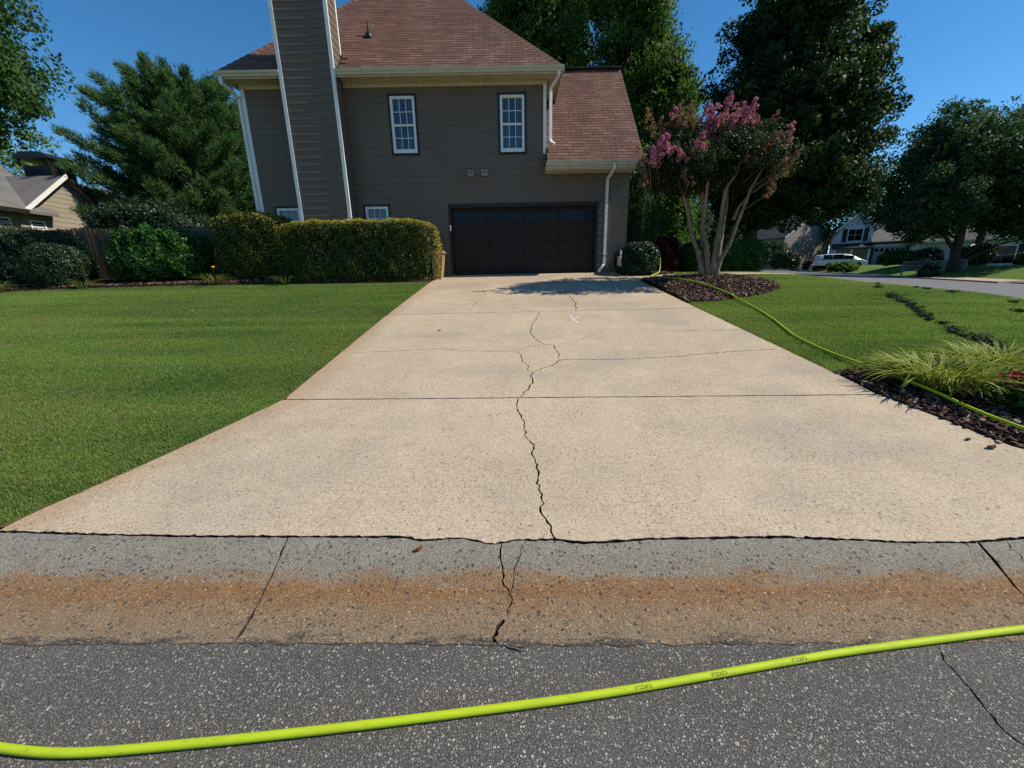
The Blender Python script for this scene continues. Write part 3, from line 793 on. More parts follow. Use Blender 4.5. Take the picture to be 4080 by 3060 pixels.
# mown grass: a small turf patch instanced over the lawns
def turf(name, size, blades, h, seed):
    r = np.random.default_rng(seed)
    P = (r.random((blades, 2))-0.5)*size
    az = r.random(blades)*6.283; lean = r.normal(0, 0.5, blades)
    H = h*(0.55+0.7*r.random(blades)); W = 0.0015+0.0014*r.random(blades)
    d = np.stack([np.cos(az), np.sin(az)], 1); nrm = np.stack([-d[:, 1], d[:, 0]], 1)
    z0 = np.zeros((blades, 1))-0.004
    a = np.hstack([P-d*W[:, None], z0]); b = np.hstack([P+d*W[:, None], z0])
    mid = P+nrm*(lean*H*0.35)[:, None]; tip = P+nrm*(lean*H)[:, None]
    zm = (H*0.55)[:, None]; zt = (H*np.cos(lean*0.8))[:, None]
    c = np.hstack([mid+d*W[:, None]*0.8, zm]); e = np.hstack([mid-d*W[:, None]*0.8, zm]); t = np.hstack([tip, zt])
    V = np.stack([a, b, c, e, t], 1).reshape(-1, 3)
    o = np.arange(blades)[:, None]*5
    F = [tuple(q) for q in (o+np.array([[0, 1, 2, 3]])).tolist()] + [tuple(q) for q in (o+np.array([[3, 2, 4]])).tolist()]
    me, _ = make_mesh(name, V, F, M['blade'], False, {'tint': ('POINT', np.repeat(r.random(blades), 5))}, center=False)
    return bpy.data.objects.new(name, me)
TURF = turf('turf_patch', 0.28, 620, 0.030, 71); TUFT = turf('turf_tuft', 0.075, 46, 0.040, 72)

def scatter_grass(poly, avoid, y_max, seed, label, label2):
    r = np.random.default_rng(seed); pa = np.array(poly); lo, hi = pa.min(0), np.minimum(pa.max(0), (99, y_max))
    def pts(dens, near):
        g = 1/math.sqrt(dens)
        gx, gy = np.arange(lo[0], hi[0], g), np.arange(lo[1], hi[1], g)
        P = np.stack(np.meshgrid(gx, gy), -1).reshape(-1, 2); P = P + (r.random(P.shape)-0.5)*g*0.7
        k = pip(P, poly)
        for a in avoid: k &= ~pip(P, a)
        P = P[k]
        d = edge_dist(P, poly)
        for a in avoid: d = np.minimum(d, edge_dist(P, a))
        lim = 0.012+0.016*(np.sin(P[:, 0]*23+P[:, 1]*31)+np.sin(P[:, 0]*7.3-P[:, 1]*11.7)); return P[(d > lim) & (d < 0.16)] if near else P[d > 0.115]
    big, small = pts(30, False), pts(260, True)
    for P, src, label in ((big, TURF, label), (small, TUFT, label2)):
        V = [(x, y, ground_z(x, y)-0.016) for x, y in P]
        me = bpy.data.meshes.new('grass'); me.from_pydata(V, [], [])
        tilt = Matrix.Rotation(math.atan(0.145), 3, 'X'); flat = Matrix.Rotation(0.03, 3, 'X')
        rots = []
        for x, y in P:
            sl_ = (ground_z(x, y+0.1)-ground_z(x, y-0.1))/0.2; sx = (ground_z(x+0.1, y)-ground_z(x-0.1, y))/0.2
            rots.append((Matrix.Rotation(math.atan(sl_), 3, 'X') @ Matrix.Rotation(-math.atan(sx), 3, 'Y') @ Matrix.Rotation(r.random()*6.283, 3, 'Z')).to_euler())
        a = me.attributes.new('rot', 'FLOAT_VECTOR', 'POINT'); a.data.foreach_set('vector', np.array(rots, dtype=np.float32).ravel())
        s = me.attributes.new('sc', 'FLOAT', 'POINT'); s.data.foreach_set('value', (0.85+0.35*r.random(len(V))).astype(np.float32))
        o = bpy.data.objects.new('grass', me); COL.objects.link(o); tag(o, label, 'grass', kind='stuff')
        ng = bpy.data.node_groups.new('grass', 'GeometryNodeTree')
        ng.interface.new_socket('Geometry', in_out='INPUT', socket_type='NodeSocketGeometry'); ng.interface.new_socket('Geometry', in_out='OUTPUT', socket_type='NodeSocketGeometry')
        gi, go = ng.nodes.new('NodeGroupInput'), ng.nodes.new('NodeGroupOutput')
        ip = ng.nodes.new('GeometryNodeInstanceOnPoints'); oi = ng.nodes.new('GeometryNodeObjectInfo'); oi.inputs['Object'].default_value = src
        ar = ng.nodes.new('GeometryNodeInputNamedAttribute'); ar.data_type = 'FLOAT_VECTOR'; ar.inputs[0].default_value = 'rot'
        asx = ng.nodes.new('GeometryNodeInputNamedAttribute'); asx.data_type = 'FLOAT'; asx.inputs[0].default_value = 'sc'
        mp = ng.nodes.new('GeometryNodeMeshToPoints')
        ng.links.new(gi.outputs[0], mp.inputs[0]); ng.links.new(mp.outputs[0], ip.inputs['Points']); ng.links.new(oi.outputs['Geometry'], ip.inputs['Instance'])
        ng.links.new(ar.outputs[0], ip.inputs['Rotation']); ng.links.new(asx.outputs[0], ip.inputs['Scale']); ng.links.new(ip.outputs[0], go.inputs[0])
        md = o.modifiers.new('grass', 'NODES'); md.node_group = ng
scatter_grass([(max(x, -17.5), y) for x, y in lawn_left], [], 13, 73, 'short mown green grass of the lawn left of the driveway', 'grass fringe along the edges of the left lawn')
lawn_r_poly = [(5.0, 2.33), (4.245, 2.965), (4.02, 4.03), (3.90, 8.18), (3.82, 12.4), (5.0, 13.2), (5.4, 15.5), (14.0, 15.5), (11.9, 10.0), (9.6, 4.2), (9.0, 2.33)]
scatter_grass(lawn_r_poly, [bed_near, bed_tree, walk, bed_house], 15.5, 74, 'short mown green grass of the lawn right of the driveway', 'grass fringe along the edges of the right lawn')

# ------------------------------------------------------------------ the house
WY = 13.5                                     # front wall plane
house = thing('house', (-2.0, 16.0, 1.8), 'taupe lap sided house with red brown shingle roof and dark garage door', 'house')
core = join(box(-7.92, 1.18, WY+0.012, 23, 1.5, 7.36), box(1.18, 3.82, WY+0.012, 20, 1.5, 4.98))
# the core is cut back behind the openings by building it as wall slabs
def wall_with_holes(x0, x1, z0, z1, holes, y0, y1):
    xs_ = sorted({x0, x1, *[h[0] for h in holes], *[h[1] for h in holes]}); zs_ = sorted({z0, z1, *[h[2] for h in holes], *[h[3] for h in holes]})
    ms = []
    for a, b in zip(xs_[:-1], xs_[1:]):
        for c, d in zip(zs_[:-1], zs_[1:]):
            mx, mz = (a+b)/2, (c+d)/2
            if a >= x0 and b <= x1 and c >= z0 and d <= z1 and not any(h[0] < mx < h[1] and h[2] < mz < h[3] for h in holes): ms.append(box(a, b, y0, y1, c, d))
    return join(*ms)
WIN = [(-3.57, -2.72, 5.39, 7.03), (-0.27, 0.58, 5.37, 7.01), (-4.64, -3.80, 2.55, 4.00), (-7.47, -6.62, 2.55, 4.00)]
GAR = (-1.93, 2.86, 1.5, 3.93)
part('wall', wall_with_holes(-7.92, 1.18, 1.5, 7.33, WIN + [GAR], WY+0.012, WY+0.14), M['siding'], house)
part('wall', wall_with_holes(1.181, 3.82, 1.5, 4.96, [GAR], WY+0.013, WY+0.139), M['siding'], house)
part('wall', box(-7.915, -7.80, WY+0.15, 23, 1.5, 7.33), M['siding'], house)
part('wall', box(1.06, 1.175, WY+0.15, 23, 4.0, 7.33), M['siding'], house)
part('wall', box(3.70, 3.815, WY+0.15, 20, 1.5, 4.96), M['stucco'], house)
part('wall', box(-7.9, 3.8, 22.0, 22.1, 1.5, 4.9), M['siding'], house)
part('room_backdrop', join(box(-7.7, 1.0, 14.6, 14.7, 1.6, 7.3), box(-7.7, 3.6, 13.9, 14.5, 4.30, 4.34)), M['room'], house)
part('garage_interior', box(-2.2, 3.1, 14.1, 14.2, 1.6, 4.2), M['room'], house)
# lap siding, one board after another
EXPO = 0.2
def lap(x0, x1, z, y, h=EXPO, seed=0):
    """one clapboard facing -Y, thick at the butt, slightly uneven along its length"""
    r = np.random.default_rng(seed); n = max(1, int((x1-x0)/0.9))
    V, F = [], []
    for i in range(n+1):
        x = x0+(x1-x0)*i/n; e = r.normal(0, 0.0012) if 0 < i < n else 0
        V += [(x, y-0.021+e, z), (x, y-0.006, z+h+0.012), (x, y, z+h+0.012), (x, y, z)]
    for i in range(n):
        a, b = i*4, i*4+4
        F += [(a, b, b+1, a+1), (a+3, b+3, b, a), (a+1, b+1, b+2, a+2)]
    F += [(0, 1, 2, 3), (n*4+3, n*4+2, n*4+1, n*4)]
    return V, F
def side_lap(y0, y1, z, x, h=EXPO, sgn=1):
    V, F = [], []
    for yy in (y0, y1): V += [(x+0.021*sgn, yy, z), (x+0.006*sgn, yy, z+h+0.012), (x, yy, z+h+0.012), (x, yy, z)]
    F = [(0, 4, 5, 1), (3, 7, 4, 0), (1, 5, 6, 2), (0, 1, 2, 3), (7, 6, 5, 4)]
    return V, F
CH = (-6.40, -4.85, 12.9, 13.58)
row = 0
z = 1.80
while z < 7.2:
    h = min(EXPO, 7.2-z)
    spans = [(-7.82, CH[0]-0.001), (CH[1]+0.001, 3.13 if z < 4.75 else 1.095)]
    holes = [(a, b) for a, b, c, d in WIN if z+h > c and z < d]
    if z < 3.9: holes.append((GAR[0]-0.002, GAR[1]+0.002))
    for a, b in holes:
        ns = []
        for p, q in spans:
            if b <= p or a >= q: ns.append((p, q)); continue
            if a > p: ns.append((p, a))
            if b < q: ns.append((b, q))
        spans = ns
    for p, q in spans:
        if q-p > 0.02:
            # long runs are nailed up from two boards with a butt joint
            js = [p, q] if q-p < 3.4 else [p, p+(q-p)*(0.35+0.3*random.random()), q]
            for a, b in zip(js[:-1], js[1:]):
                part('siding_board', lap(a, b-0.002, z, WY+0.012, h, row*7+1), M['siding'], house); row += 1
    z += EXPO
part('stucco_panel', box(3.135, 3.82, WY-0.01, WY+0.01, 1.6, 4.80), M['stucco'], house)
part('corner_trim', box(-7.93, -7.815, WY-0.03, WY+0.02, 1.75, 7.2), M['white'], house)
part('corner_trim', box(1.095, 1.185, WY-0.03, WY+0.02, 5.36, 7.2), M['white'], house)
part('base_course', box(-2.42, -1.97, WY-0.03, WY+0.01, 1.6, 1.92), M['stucco'], house)
# eaves
part('frieze_board', join(box(CH[1]+0.01, 1.19, WY-0.045, WY+0.01, 7.2, 7.345), box(-7.93, CH[0]-0.01, WY-0.045, WY+0.01, 7.2, 7.345)), M['cream'], house)
part('soffit', join(box(CH[1]+0.005, 1.60, 13.02, WY+0.4, 7.345, 7.375), box(-8.2, CH[0]-0.005, 13.02, WY+0.4, 7.345, 7.375), box(1.2, 1.60, WY+0.41, 22, 7.345, 7.375), box(-8.2, -7.93, WY+0.41, 22, 7.345, 7.375)), M['cream'], house)
part('fascia', join(box(CH[1]+0.005, 1.605, 12.985, 13.018, 7.27, 7.43), box(-8.215, CH[0]-0.005, 12.985, 13.018, 7.27, 7.43), box(1.585, 1.605, 13.02, 22, 7.27, 7.43)), M['cream'], house)
def kgutter(x0, x1, yb, zt):
    pr = [(yb, zt-0.125), (yb-0.06, zt-0.125), (yb-0.068, zt-0.09), (yb-0.11, zt-0.05), (yb-0.115, zt), (yb-0.095, zt), (yb-0.09, zt-0.03), (yb-0.05, zt-0.10), (yb, zt-0.10)]
    return prism(pr, 'x', x0, x1)
part('gutter_run', kgutter(CH[1]+0.01, 1.64, 12.984, 7.43), M['cream'], house)
part('gutter_run', kgutter(-8.24, CH[0]-0.01, 12.984, 7.43), M['cream'], house)
part('gutter_run', kgutter(1.15, 4.13, 12.984, 5.02), M['cream'], house)
part('fascia', box(1.19, 4.1, 12.985, 13.018, 4.83, 5.02), M['cream'], house)
part('soffit', join(box(1.19, 4.08, 13.02, WY+0.01, 4.80, 4.83), box(3.83, 4.08, WY+0.011, 20, 4.80, 4.83)), M['cream'], house)
part('eave_end_panel', box(1.15, 1.188, 13.0, WY-0.012, 4.80, 5.0), M['cream'], house)
# downspouts
def spout(path): return tube(path, None, flat=(0.085, 0.065)) if False else tube(path, [0.04]*len(path), flat=(0.08, 0.062))
part('downspout', spout([(1.50, 12.93, 7.30), (1.49, 12.95, 7.22), (1.41, 13.18, 7.15), (1.315, 13.40, 7.09), (1.31, 13.42, 6.98), (1.31, 13.42, 5.74), (1.335, 13.37, 5.64), (1.43, 13.24, 5.55)]), M['white'], house)
d2 = part('downspout', spout([(3.19, 12.93, 4.92), (3.185, 12.95, 4.80), (3.15, 13.22, 4.69), (3.118, 13.43, 4.62), (3.115, 13.45, 4.52), (3.115, 13.45, 2.10), (3.10, 13.43, 2.02), (2.98, 13.22, 1.90), (2.88, 13.05, 1.84)]), M['white'], house)
part('bracket', box(3.075, 3.19, 13.40, 13.497, 2.35, 2.385), M['white'], d2)
part('downspout', spout([(-8.10, 12.93, 7.30), (-8.10, 12.95, 7.15), (-8.0, 13.25, 7.06), (-7.975, 13.44, 6.95), (-7.975, 13.45, 6.8), (-7.975, 13.45, 2.0), (-8.0, 13.2, 1.86)]), M['white'], house)

# roofs: decks plus single shingles
PM = 1.08
AP = (-3.32, 13.0+4.93, 7.43+PM*4.93)
EL, ER = -8.25, 1.61
def roof_poly(*faces):
    V, F = [], []
    for f in faces:
        o = len(V); V += f; F.append(tuple(range(o, o+len(f))))
    return V, F
back = 24.0
main_roof = part('roof', roof_poly([(EL, 13.0, 7.42), (ER, 13.0, 7.42), (AP[0], AP[1], AP[2]-0.01)], [(ER, 13.0, 7.42), (ER, back, 7.42), (AP[0], back-4, AP[2]-0.01), (AP[0], AP[1], AP[2]-0.01)], [(EL, back, 7.42), (EL, 13.0, 7.42), (AP[0], AP[1], AP[2]-0.01), (AP[0], back-4, AP[2]-0.01)], [(ER, back, 7.42), (EL, back, 7.42), (AP[0], back-4, AP[2]-0.01)]), M['shingle_dark'], house)
LR = (1.185, 4.11, 13.0, 5.02, 16.45, 8.84)         # x0,x1, eave y,z, ridge y,z
low_roof = part('roof', roof_poly([(LR[0], LR[2], LR[3]-0.01), (LR[1], LR[2], LR[3]-0.01), (LR[1], LR[4], LR[5]-0.01), (LR[0], LR[4], LR[5]-0.01)], [(LR[1], LR[4], LR[5]-0.01), (LR[1], 20.0, 5.0), (LR[0], 20.0, 5.0), (LR[0], LR[4], LR[5]-0.01)], [(LR[1]-0.25, LR[2]+0.4, 4.83), (LR[1]-0.25, 19.5, 4.83), (LR[1]-0.25, LR[4], LR[5]-0.2)]), M['shingle_dark'], house)
part('rake_board', prism([(13.02, 4.84), (16.45, 8.64), (16.45, 8.82), (13.02, 5.01)], 'x', 4.075, 4.10), M['cream'], low_roof)

def clip(poly, a, b, c):
    """keep a*u+b*v+c >= 0"""
    out = []
    for i in range(len(poly)):
        p, q = poly[i], poly[(i+1) % len(poly)]
        dp, dq = a*p[0]+b*p[1]+c, a*q[0]+b*q[1]+c
        if dp >= 0: out.append(p)
        if (dp >= 0) != (dq >= 0):
            t = dp/(dp-dq); out.append((p[0]+(q[0]-p[0])*t, p[1]+(q[1]-p[1])*t))
    return out

def shingle_roof(roof, y0, z0, y1, z1, xa, xb, halfplanes, skip, mat, n_single, tabw=0.33, course=0.145, seed=1):
    """lay tabs on a slope rising in +Y; returns single tabs for the nearest ones, the rest in one mesh"""
    r = np.random.default_rng(seed)
    run = math.hypot(y1-y0, z1-z0); uy, uz = (y1-y0)/run, (z1-z0)/run; nyv, nzv = -uz, uy
    def W(u, v, h): return (u, y0+uy*v+nyv*h, z0+uz*v+nzv*h)
    tabs, k, v = [], 0, -0.03
    while v < run:
        off = (k % 2)*tabw/2 + r.normal(0, 0.012)
        u = xa-tabw+off
        while u < xb:
            g = 0.005; drop = r.normal(0, 0.004)
            poly = [(u+g, v+drop), (u+tabw-g, v+drop), (u+tabw-g, min(v+course+0.03, run)), (u+g, min(v+course+0.03, run))]
            full = True
            for hp in halfplanes + [(1, 0, -xa), (-1, 0, xb)]:
                np_ = clip(poly, *hp)
                if len(np_) != 4 or any(abs(a[0]-b[0])+abs(a[1]-b[1]) > 1e-6 for a, b in zip(np_, poly)): full = False
                poly = np_
                if len(poly) < 3: break
            if len(poly) >= 3 and not skip(u+tabw/2, v+course/2):
                c = W(u+tabw/2, v+course/2, 0)
                tabs.append((math.hypot(c[0], c[1], ) + abs(c[2]-1.66)*0.3, poly, v, full, r.random()))
            u += tabw
        v += course; k += 1
    tabs.sort(key=lambda t: t[0])
    single = [t for t in tabs if t[3]][:n_single]; sid = {id(t) for t in single}
    def solid(poly, v):
        n = len(poly); hh = lambda q: 0.013 - 0.010*min(1, max(0, (q-v)/(course+0.03)))
        V = [W(p[0], p[1], hh(p[1])) for p in poly] + [W(p[0], p[1], -0.004) for p in poly]
        return V, [tuple(range(n))] + [(i, i+n, (i+1) % n+n, (i+1) % n) for i in range(n)]
    V, F, T = [], [], []
    for t in tabs:
        if id(t) in sid: continue
        v_, f_ = solid(t[1], t[2]); o = len(V); V += v_; F += [tuple(i+o for i in q) for q in f_]; T += [t[4]]*len(v_)
    if V: tag(part('shingle_field', (V, F), mat, roof, False, {'tint': ('POINT', T)}), kind='stuff')
    protos = []
    for q in range(7):
        g = 0.005
        v_, f_ = solid([(g, 0), (tabw-g, 0), (tabw-g, course+0.03), (g, course+0.03)], 0)
        o0 = np.array(W(0, 0, 0))
        me, _ = make_mesh('shingle', np.array(v_)-o0, f_, mat, False, {'tint': ('POINT', [q/6]*len(v_))}, center=False)
        protos.append(me)
    for t in single:
        me = protos[int(t[4]*6.999)]
        u0 = t[1][0]
        place('shingle', me, W(u0[0]-0.005, u0[1], 0), roof)
run_main = math.hypot(4.93, PM*4.93)
kx = 4.93/run_main
shingle_roof(main_roof, 13.0, 7.43, AP[1], AP[2], EL, ER, [(-1, -kx, ER), (1, -kx, -EL)], lambda u, v: CH[0]-0.1 < u < CH[1]+0.1 and 13.0+v*kx < CH[3]+0.02, M['shingle'], 150, seed=81)
shingle_roof(low_roof, LR[2], LR[3], LR[4], LR[5], LR[0], LR[1], [], lambda u, v: False, M['shingle'], 150, seed=82)
# hip and ridge caps
def caps(roof, a, b, mat, w=0.16, step=0.22):
    a, b = Vector(a), Vector(b); d = (b-a); n = int(d.length/step); t = d.normalized()
    side = t.cross(Vector((0, 0, 1))).normalized(); up = side.cross(t)
    V = []
    for s_, hgt in ((-0.02, 0.035), (step+0.03, 0.018)):
        for q, dz in ((-1, -0.12), (0, 0), (1, -0.12)): V.append(tuple(t*s_ + side*(q*w) + up*(hgt+dz)))
    V += [tuple(Vector(p)-up*0.03) for p in V[:3]]
    F = [(0, 1, 4, 3), (1, 2, 5, 4), (0, 6, 7, 1), (1, 7, 8, 2)]
    me, _ = make_mesh('ridge_cap', V, F, mat, False, {'tint': ('POINT', [0.6]*len(V))}, center=False)
    for i in range(n): place('ridge_cap', me, a + t*(i*step), roof)
caps(main_roof, (ER, 13.0, 7.44), AP, M['shingle'])
caps(main_roof, (EL, 13.0, 7.44), AP, M['shingle'])
part('ridge_vent', join(box(1.20, 4.12, 16.30, 16.60, 8.84, 8.90)), M['shingle_dark'], low_roof)
# plumbing vent with flashing boot
vb = (-4.21, 14.38, 7.43+PM*1.38)
pv = part('vent_pipe', lathe([(0.03, -0.05), (0.03, 0.40), (0.024, 0.40), (0.024, 0.25)], 12, vb), M['iron'], main_roof)
part('pipe_boot', lathe([(0.13, -0.10), (0.125, 0.0), (0.09, 0.07), (0.045, 0.13), (0.035, 0.155)], 16, vb), M['iron'], pv, True)

# chimney clad in the same boards
chim = part('chimney', box(CH[0]+0.02, CH[1]-0.02, CH[2]+0.02, CH[3], 1.7, 11.9), M['siding'], house)
z = 1.80; row = 900
while z < 11.8:
    part('siding_board', lap(CH[0]+0.085, CH[1]-0.085, z, CH[2]+0.02, EXPO, row), M['siding'], chim); row += 1
    part('siding_board', side_lap(CH[2]+0.04, CH[3]-0.06 if z > 8.0 else WY-0.012, z, CH[1]-0.02), M['siding'], chim)
    part('siding_board', side_lap(CH[2]+0.04, CH[3]-0.06, z, CH[0]+0.02, EXPO, -1), M['siding'], chim)
    z += EXPO
for x0, x1 in ((CH[0]-0.012, CH[0]+0.085), (CH[1]-0.085, CH[1]+0.012)):
    part('corner_trim', box(x0, x1, CH[2]-0.014, CH[2]+0.045, 1.75, 11.85), M['white'], chim)
part('corner_trim', box(CH[1]-0.02, CH[1]+0.012, CH[3]-0.06, CH[3]+0.014, 8.06, 11.85), M['white'], chim)
part('chimney_cap', join(box(CH[0]-0.1, CH[1]+0.1, CH[2]-0.1, CH[3]+0.1, 11.9, 12.0), box(CH[0]+0.3, CH[1]-0.3, CH[2]+0.1, CH[3]-0.1, 12.0, 12.25)), M['iron'], chim)

# windows
slat_me = None
def window(x0, x1, z0, z1, parent, wy=WY):
    t = 0.055
    w = part('window', join(box(x0, x0+t, wy-0.03, wy+0.03, z0, z1), box(x1-t, x1, wy-0.03, wy+0.03, z0, z1), box(x0+t, x1-t, wy-0.03, wy+0.03, z1-t, z1), box(x0+t, x1-t, wy-0.03, wy+0.03, z0, z0+t)), M['black_trim'], parent)
    a, b, c, d = x0+t+0.002, x1-t-0.002, z0+t+0.002, z1-t-0.002
    f = 0.075
    part('frame', join(box(a, a+f, wy-0.02, wy+0.09, c, d), box(b-f, b, wy-0.02, wy+0.09, c, d), box(a+f, b-f, wy-0.02, wy+0.09, d-f, d), box(a+f, b-f, wy-0.035, wy+0.09, c, c+f)), M['white'], w)
    a, b, c, d = a+f+0.002, b-f-0.002, c+f+0.002, d-f-0.002
    mid = (c+d)/2
    part('sash_rail', box(a, b, wy, wy+0.06, mid-0.025, mid+0.03), M['white'], w)
    part('sash_rail', box(a, b, wy+0.005, wy+0.06, c, c+0.04), M['white'], w)
    for (p, q, yy) in ((mid+0.03, d, wy+0.02), (c+0.04, mid-0.025, wy+0.045)):
        part('pane', ([(a, yy+0.012, p), (b, yy+0.012, p), (b, yy+0.012, q), (a, yy+0.012, q)], [(0, 1, 2, 3)]), M['glass'], w)
        for i in (1, 2):
            xm = a+(b-a)*i/3
            part('muntin', box(xm-0.009, xm+0.009, yy, yy+0.008, p, q), M['white'], w)
        zm = (p+q)/2
        part('muntin', box(a, b, yy-0.001, yy+0.007, zm-0.009, zm+0.009), M['white'], w)
    global slat_me
    if slat_me is None:
        V = [(-0.5, -0.022, -0.012), (0.5, -0.022, -0.012), (0.5, 0.022, 0.012), (-0.5, 0.022, 0.012)]
        slat_me = make_mesh('blind_slat', V, [(0, 1, 2, 3)], M['blind'], center=False)[0]
    z = c+0.02
    while z < d:
        s = place('blind_slat', slat_me, ((a+b)/2, wy+0.12, z), w); s.scale = (b-a+0.04, 1, 1); s.rotation_euler = (random.gauss(0.0, 0.03), random.gauss(0, 0.002), 0)
        z += 0.052
    for i in (0.2, 0.8):
        xm = a+(b-a)*i
        part('blind_cord', box(xm-0.004, xm+0.004, wy+0.094, wy+0.098, c, d), M['blind'], w)
for wn_ in WIN: window(*wn_, house)

# garage door
GD = WY+0.10
gd = part('garage_door', box(GAR[0]+0.06, GAR[1]-0.06, GD+0.03, GD+0.07, 1.78, GAR[3]-0.055), M['door'], house)
part('door_casing', join(box(GAR[0]-0.005, GAR[0]+0.075, WY-0.03, WY+0.13, 1.75, GAR[3]+0.0), box(GAR[1]-0.075, GAR[1]+0.005, WY-0.03, WY+0.13, 1.75, GAR[3]+0.0), box(GAR[0]-0.005, GAR[1]+0.005, WY-0.032, WY+0.128, GAR[3]-0.07, GAR[3]+0.035)), M['black_trim'], gd)
dx0, dx1, dz0, dz1 = GAR[0]+0.08, GAR[1]-0.08, 1.79, GAR[3]-0.075
nC, nR = 8, 4
cw, rh = (dx1-dx0)/nC, (dz1-dz0)/nR
for r_ in range(nR-1):
    for c_ in range(nC):
        a, b, c, d = dx0+c_*cw+0.03, dx0+(c_+1)*cw-0.03, dz0+r_*rh+0.03, dz0+(r_+1)*rh-0.03
        part('door_panel', join(box(a, b, GD+0.012, GD+0.029, c, d), box(a+0.06, b-0.06, GD+0.004, GD+0.0118, c+0.06, d-0.06)), M['door'], gd)
for c_ in range(4):
    a, b = dx0+c_*2*cw+0.05, dx0+(c_+1)*2*cw-0.05; c, d = dz0+3*rh+0.10, dz0+4*rh-0.10
    wf = part('door_window', join(box(a-0.03, b+0.03, GD+0.008, GD+0.029, c-0.03, c), box(a-0.03, b+0.03, GD+0.008, GD+0.029, d, d+0.03), box(a-0.03, a, GD+0.008, GD+0.029, c, d), box(b, b+0.03, GD+0.008, GD+0.029, c, d)), M['door'], gd)
    for k in range(4):
        p, q = a+(b-a)*k/4, a+(b-a)*(k+1)/4
        part('pane', box(p+0.012, q-0.012, GD+0.02, GD+0.0285, c+0.002, d-0.002), M['dark_glass'], wf)
for hx in (-0.47-0.18, 1.72-0.13):
    for dx in (-0.055, 0.055):
        part('door_handle', join(box(hx+dx-0.016, hx+dx+0.016, GD-0.035, GD-0.015, 2.60, 2.86), box(hx+dx-0.016, hx+dx+0.016, GD-0.014, GD+0.003, 2.60, 2.64), box(hx+dx-0.016, hx+dx+0.016, GD-0.014, GD+0.003, 2.82, 2.86)), M['iron'], gd)
for a, b in ((dx0+0.0, dx0+0.36), (0.06, 0.42), (0.44, 0.78), (dx1-0.36, dx1-0.02)):
    left = a < 0.0 or abs(a-0.44) < 0.01
    tip, root = (b, a) if left else (a, b)
    poly = [(root, 3.28), (tip, 3.305), (tip+(0.04 if left else -0.04), 3.32), (tip, 3.335), (root, 3.36)]
    part('strap_hinge', prism(poly, 'y', GD-0.006, GD+0.003), M['iron'], gd)
part('door_seal', box(GAR[0]+0.08, GAR[1]-0.08, GD+0.01, GD+0.08, 1.755, 1.785), M['iron'], gd)
part('keypad', bevbox(GAR[0]+0.02, GAR[0]+0.05, WY-0.055, WY-0.031, 3.17, 3.34, 0.005), M['white'], house)
# wall vents and a small security camera
for vx, vz in ((-1.17, 4.83), (-0.74, 4.84)):
    part('wall_vent', join(box(vx-0.09, vx-0.07, WY-0.09, WY-0.01, vz-0.09, vz+0.09), box(vx+0.07, vx+0.09, WY-0.09, WY-0.01, vz-0.09, vz+0.09), box(vx-0.07, vx+0.07, WY-0.09, WY-0.01, vz+0.07, vz+0.09), prism([(WY-0.015, vz+0.06), (WY-0.075, vz-0.07), (WY-0.068, vz-0.075), (WY-0.012, vz+0.05)], 'x', vx-0.065, vx+0.065)), M['vent'], house)
sc_ = part('security_camera', tube([(3.86, 13.13, 4.80), (3.86, 13.13, 4.76), (3.86, 13.10, 4.74)], 0.02, 8), M['white'], house, True)
part('camera_body', tube([(3.85, 13.14, 4.735), (3.86, 13.10, 4.73), (3.875, 13.03, 4.72)], [0.03, 0.042, 0.04], 12), M['white'], sc_, True)
part('lens', tube([(3.875, 13.03, 4.72), (3.877, 13.018, 4.718)], 0.026, 10), M['iron'], sc_)

# ------------------------------------------------------------------ foliage builders
def unit(v): return v/(np.linalg.norm(v, axis=1)[:, None]+1e-9)

def leaves(P, Nrm, size, seed, width=0.55, fold=0.18, spread=0.9, droop=0.0, tint=None):
    """P: leaf positions, Nrm: facing bias. One folded four-cornered leaf each."""
    r = np.random.default_rng(seed); n = len(P)
    nn = unit(Nrm + r.normal(0, spread, (n, 3)))
    d = unit(np.cross(nn, r.normal(0, 1, (n, 3))))
    if droop: d = unit(d + np.array([0, 0, -droop]))
    s = np.cross(nn, d); s = unit(s)
    L = size*(0.6+0.8*r.random(n))[:, None]; Wd = L*width*0.5
    up = np.cross(d, s)
    a = P - d*L*0.5; t = P + d*L*0.5
    l = P - d*L*0.06 - s*Wd + up*L*fold; q = P - d*L*0.06 + s*Wd + up*L*fold
    V = np.stack([a, q, t, l], 1).reshape(-1, 3)
    F = np.arange(4*n).reshape(n, 4)
    tn = np.clip(r.beta(1.7, 1.9, n)*0.75 + (0 if tint is None else tint), 0, 1)
    return V, F, np.repeat(tn, 4)

def leaf_part(name, data, mat, parent):
    return part(name, (data[0], data[1]), mat, parent, False, {'tint': ('POINT', data[2])})

